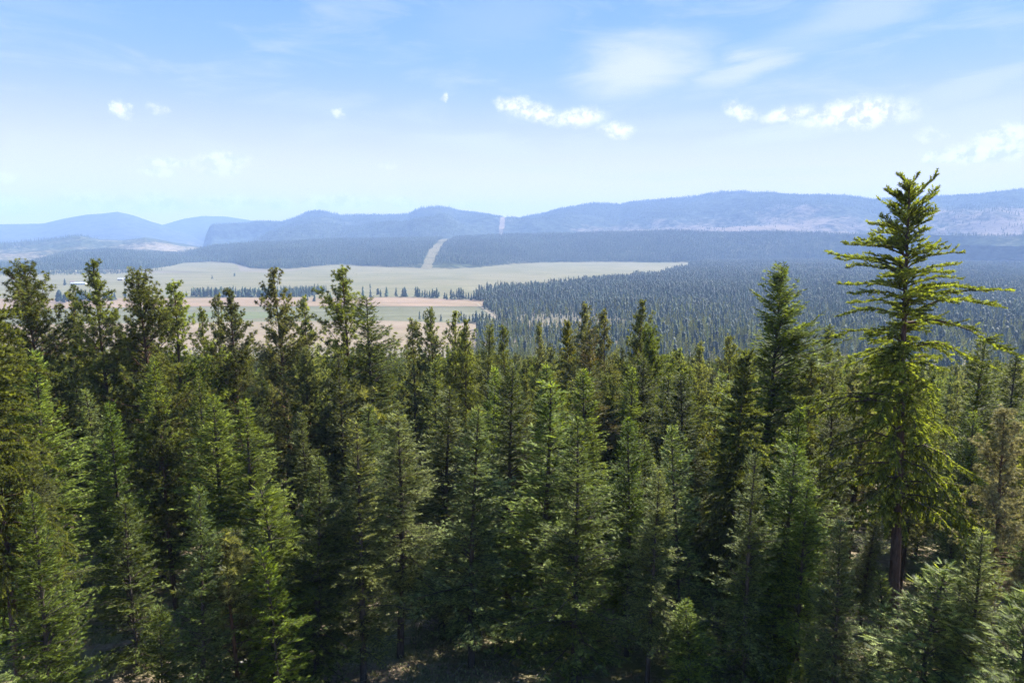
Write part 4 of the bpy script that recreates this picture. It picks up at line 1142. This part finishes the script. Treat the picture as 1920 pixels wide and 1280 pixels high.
singles = [(570, 566, 15, 'leftmost of the single trees standing before the wooded strip'), (590, 565, 14, 'squat tree between two taller ones before the wooded strip'),
           (577, 564, 10, 'smallest tree standing before the wooded strip'), (620, 567, 19, 'tallest tree standing before the wooded strip, on the stubble edge'),
           (681, 560, 24, 'broad tree at the right end of the wooded strip'), (695, 558, 18, 'slim lone tree just right of the wooded strip'),
           (709, 557, 17, 'left tree of the slim pair on the stubble edge'), (714, 557, 15, 'right tree of the slim pair on the stubble edge'),
           (725, 557, 20, 'lone pointed tree midway along the stubble edge'), (743, 557, 19, 'separate tree left of the clump of three on the stubble edge'),
           (756, 557, 18, 'left tree of the clump of three on the stubble edge'), (761, 557, 16, 'middle tree of the clump of three on the stubble edge'), (759, 556, 19, 'tree behind the clump of three on the stubble edge'),
           (694, 540, 9, 'tiny lone tree out on the meadow above the slim tree'), (787, 602, 20, 'left tree of the pair standing in the grey-green field'), (794, 602, 17, 'right tree of the pair standing in the grey-green field'),
           (807, 590, 12, 'small tree above and right of the pair in the grey-green field'), (827, 603, 15, 'tree low in the field between the pair and the round clump'),
           (440, 520, 8, 'faint lone tree far out on the meadow'), (398, 523, 7, 'second faint tree far out on the meadow left of the first'), (122, 535, 11, 'small tree left of the white farm shed'),
           (235, 557, 15, 'round lone tree left of the long tree row'), (350, 557, 11, 'small tree at the left end of the long tree row'), (345, 557, 8, 'lowest tree at the far left end of the long tree row')]
for s_ in singles: valley_tree(*s_)
for u_ in np.arange(361, 512, 2.9):
    valley_tree(float(u_) + random.uniform(-1, 1), 557 + random.uniform(-1.2, .3), random.uniform(13, 20), 'tree in the long row along the top of the stubble field', 'long tree row above the stubble')
for u_ in list(np.arange(108, 133, 4)) + list(np.arange(146, 176, 4)) + list(np.arange(196, 220, 5)):
    valley_tree(float(u_), 563 + random.uniform(-1.5, 1.5) + (4 if u_ < 140 else 0), random.uniform(14, 20), 'dark tree in the clumps below the white farm shed', 'clumps below the farm shed')
for u_ in (780, 783.5, 787, 792, 797, 801, 806, 811, 815, 819, 823):
    valley_tree(u_, 557 + (u_ - 780) * .06, random.uniform(13, 22), 'tree in the ragged row right of the gap on the stubble edge', 'ragged row on the stubble edge')
for u_ in (834, 838, 846, 850, 853, 857, 861, 865, 869, 874, 879, 884, 889, 893, 898, 903, 909, 915):
    valley_tree(u_, 561 + random.uniform(-1.5, 2.5), random.uniform(12, 24), 'tree in the loose row joining the stubble edge to the valley wood', 'loose row by the valley wood')
for u_ in (861, 865, 870, 874, 880, 887, 893, 899, 905, 912, 918, 925, 931, 938, 945, 952):
    valley_tree(u_, 605 + random.uniform(-2, 2), random.uniform(14, 26), 'tree in the open row at the lower edge of the valley wood', 'open row below the valley wood')

# ------------------------------------------------------------------ farm
def plain(name, col, rough=.7):
    m, nt = new_mat(name)
    co = N(nt, 'ShaderNodeTexCoord').outputs['Object']
    c = mix_col(nt, noise(nt, co, .5, 4), tuple(x * .85 for x in col), tuple(min(1, x * 1.1) for x in col))
    b = N(nt, 'ShaderNodeBsdfPrincipled', inp={'Roughness': rough}); L(nt, c, b.inputs['Base Color'])
    o = N(nt, 'ShaderNodeOutputMaterial'); L(nt, b.outputs[0], o.inputs[0])
    return m
WHITE, TIN, BROWN, DARK = plain('white_siding', (.75, .74, .7)), plain('tin_roof', (.62, .62, .62), .4), plain('brown_siding', (.25, .18, .13)), plain('dark_opening', (.03, .03, .035))
def box(x0, x1, y0, y1, z0, z1):
    V = [(x, y, z) for x in (x0, x1) for y in (y0, y1) for z in (z0, z1)]
    T = [(0, 1, 3, 2), (4, 6, 7, 5), (0, 4, 5, 1), (2, 3, 7, 6), (0, 2, 6, 4), (1, 5, 7, 3)]
    return V, T
def shed(name, u, v, w, dp, h, rh, rz, wall, roof, label, cat):
    x, y = flat(u, v)
    e = bpy.data.objects.new(name, None); COL.objects.link(e); e.location = (float(x), float(y), .3); e.rotation_euler = (0, 0, rz); tag(e, label, cat)
    V, T = box(-w / 2, w / 2, -dp / 2, dp / 2, 0, h)
    me = bpy.data.meshes.new('wall'); me.from_pydata(V, [], T); me.materials.append(wall); link('wall', me, e)
    o = .5
    V = [(-w / 2 - o, -dp / 2 - o, h), (w / 2 + o, -dp / 2 - o, h), (w / 2 + o, dp / 2 + o, h), (-w / 2 - o, dp / 2 + o, h), (-w / 2 - o, 0, h + rh), (w / 2 + o, 0, h + rh)]
    T = [(0, 1, 5, 4), (2, 3, 4, 5), (1, 2, 5), (3, 0, 4), (3, 2, 1, 0)]
    me = bpy.data.meshes.new('roof'); me.from_pydata(V, [], T); me.materials.append(roof); r_ = link('roof', me, e); r_.location.z = .003
    n = max(2, int(w / 7))
    for k in range(n):
        cx = -w / 2 + (k + .5) * w / n
        V, T = box(cx - 1.2, cx + 1.2, -dp / 2 - .12, -dp / 2 + .05, .1 if k == 0 else 1.2, 2.6)
        nm = 'door' if k == 0 else 'window'
        me = bpy.data.meshes.new(nm); me.from_pydata(V, [], T); me.materials.append(DARK); link(nm, me, e)
shed('farm_shed', 148, 533.5, 46, 14, 4.5, 3, .1, WHITE, TIN, 'long white farm shed with pale roof alone in the left meadow', 'shed')
shed('barn', 136, 531.5, 13, 12, 6, 4, .5, BROWN, BROWN, 'small dark brown barn behind the left end of the white shed', 'barn')
shed('farm_house', 174, 523.5, 20, 12, 5, 4, -.2, WHITE, TIN, 'white farmhouse left of the spire-topped pine near the creek brush', 'house')
shed('farm_house', 226, 526, 16, 11, 5, 4, .2, BROWN, TIN, 'brown farmhouse with grey roof just right of the spire-topped pine', 'house')
shed('farm_shed', 243, 524, 34, 12, 4, 3, 0, WHITE, TIN, 'low white shed right of the brown farmhouse', 'shed')

# ------------------------------------------------------------------ forest floor: brush, dead wood, stones
def brush(name, n, d0, d1, amin, amax, size, mat, seed, near=None):
    g = np.random.default_rng(seed)
    d = np.sqrt(g.uniform(d0 ** 2, d1 ** 2, n)); a = g.uniform(amin, amax, n)
    X, Y = np.sin(a) * d, np.cos(a) * d
    k = fbm(X, Y, 9, 3) > -.25
    X, Y = X[k], Y[k]; n = len(X)
    m = 9
    P = np.stack([np.repeat(X, m), np.repeat(Y, m), np.repeat(gz(X, Y), m)], -1)
    S = np.repeat(g.uniform(.5, 1.3, n), m) * size
    off = g.normal(size=(n * m, 3)) * np.array([.35, .35, .15]) * S[:, None]; off[:, 2] = abs(off[:, 2]) + .02
    V, T, t = stamp(BIGLEAF, P + off, norm(g.normal(size=(n * m, 3)) * .7 + np.array([0, 0, .8])), S * .28, S * .12, g)
    return link(name, mesh_np(name, V, T, mat, t), kind='stuff')
BRUSH = leaf_mat('brush_leaves', (.09, .10, .03), (.26, .25, .09), (1.4, 1.4, .8), .3, .6, .3)
brush('undergrowth', 15000, 34, 78, R(-42), R(42), .62, BRUSH, 5)
DEADW = bark_mat('dead_wood', (.16, .13, .11), (.34, .30, .26), (.42, .39, .35))
g = np.random.default_rng(77)
def sticks(name, n, X, Y, Lr, rad, mat, kind=None, lift=.25, curve=.15):
    a = g.random(n) * 6.28
    st = np.stack([X, Y, gz(X, Y) + g.uniform(0, lift, n)], -1)
    Ls = g.uniform(*Lr, n)
    P = curves(st, a, g.normal(size=n) * .15 - .05, g.normal(size=n) * .25, Ls, g, K=5, wob=curve)
    V, T = tubes(P, Ls * rad, Ls * rad * .25, 4)
    # side twigs
    b = np.repeat(np.arange(n), 4); t = g.uniform(.25, .95, len(b)); p, tn = samp(P, b, t)
    dd = norm(tn + g.normal(size=tn.shape) * .8)
    V2, T2 = tubes(np.stack([p, p + dd * (Ls[b] * .3)[:, None]], 1), Ls[b] * rad * .35, Ls[b] * rad * .1, 3)
    V, T, t_ = merge([(V, T), (V2, T2)])
    return link(name, mesh_np(name, V, T, mat), kind=kind)
n = 900
d = np.sqrt(g.uniform(36 ** 2, 75 ** 2, n)); a = g.uniform(R(-40), R(40), n)
sticks('dead_twig_litter', n, np.sin(a) * d, np.cos(a) * d, (.6, 3.2), .009, DEADW, 'stuff')
px_, py_ = ground_hit(395, 1110)
for k in range(7):
    o = sticks('fallen_branch', 1, np.array([px_ + random.uniform(-1.6, 1.6)]), np.array([py_ + random.uniform(-1.2, 1.2)]), (2.2, 4.2), .011, DEADW, lift=.6, curve=.3)
    tag(o, 'grey dead branch in the pile between the low bushy fir and the pointed fir', 'branch', 'pile of dead branches')
gx_, gy_ = ground_hit(470, 1235)
def stone(x, y, s, label):
    g2 = np.random.default_rng(int(abs(x * 100)))
    V, T = [], []
    nu, nv = 9, 5
    for j in range(nv + 1):
        th = math.pi * j / nv
        for i in range(nu):
            ph = 2 * math.pi * i / nu
            r_ = s * (1 + g2.normal() * .10)
            V.append((r_ * math.sin(th) * math.cos(ph) * 1.3, r_ * math.sin(th) * math.sin(ph), r_ * math.cos(th) * .45))
    for j in range(nv):
        for i in range(nu):
            T.append((j * nu + i, (j + 1) * nu + i, (j + 1) * nu + (i + 1) % nu, j * nu + (i + 1) % nu))
    me = bpy.data.meshes.new('stone'); me.from_pydata(V, [], T); me.materials.append(plain('stone_%d' % int(s * 100), (.42, .39, .35), .9))
    o = link('stone', me, loc=(x, y, float(gz(x, y)) + s * .1)); tag(o, label, 'stone')
stone(gx_, gy_ - 1, .38, 'flat pale stone lying in the dark hollow at the bottom')

# ------------------------------------------------------------------ haze
m, nt = new_mat('haze')
pv = N(nt, 'ShaderNodeVolumePrincipled'); pv.inputs['Color'].default_value = HAZE_COLOR; pv.inputs['Density'].default_value = HAZE_DENSITY; pv.inputs['Anisotropy'].default_value = 0.0
o_ = N(nt, 'ShaderNodeOutputMaterial'); L(nt, pv.outputs[0], o_.inputs['Volume'])
V, T = box(-16200, 16200, -16200, 16200, -4, 860)
me = bpy.data.meshes.new('haze'); me.from_pydata(V, [], T); me.materials.append(m)
link('haze', me, kind='stuff')
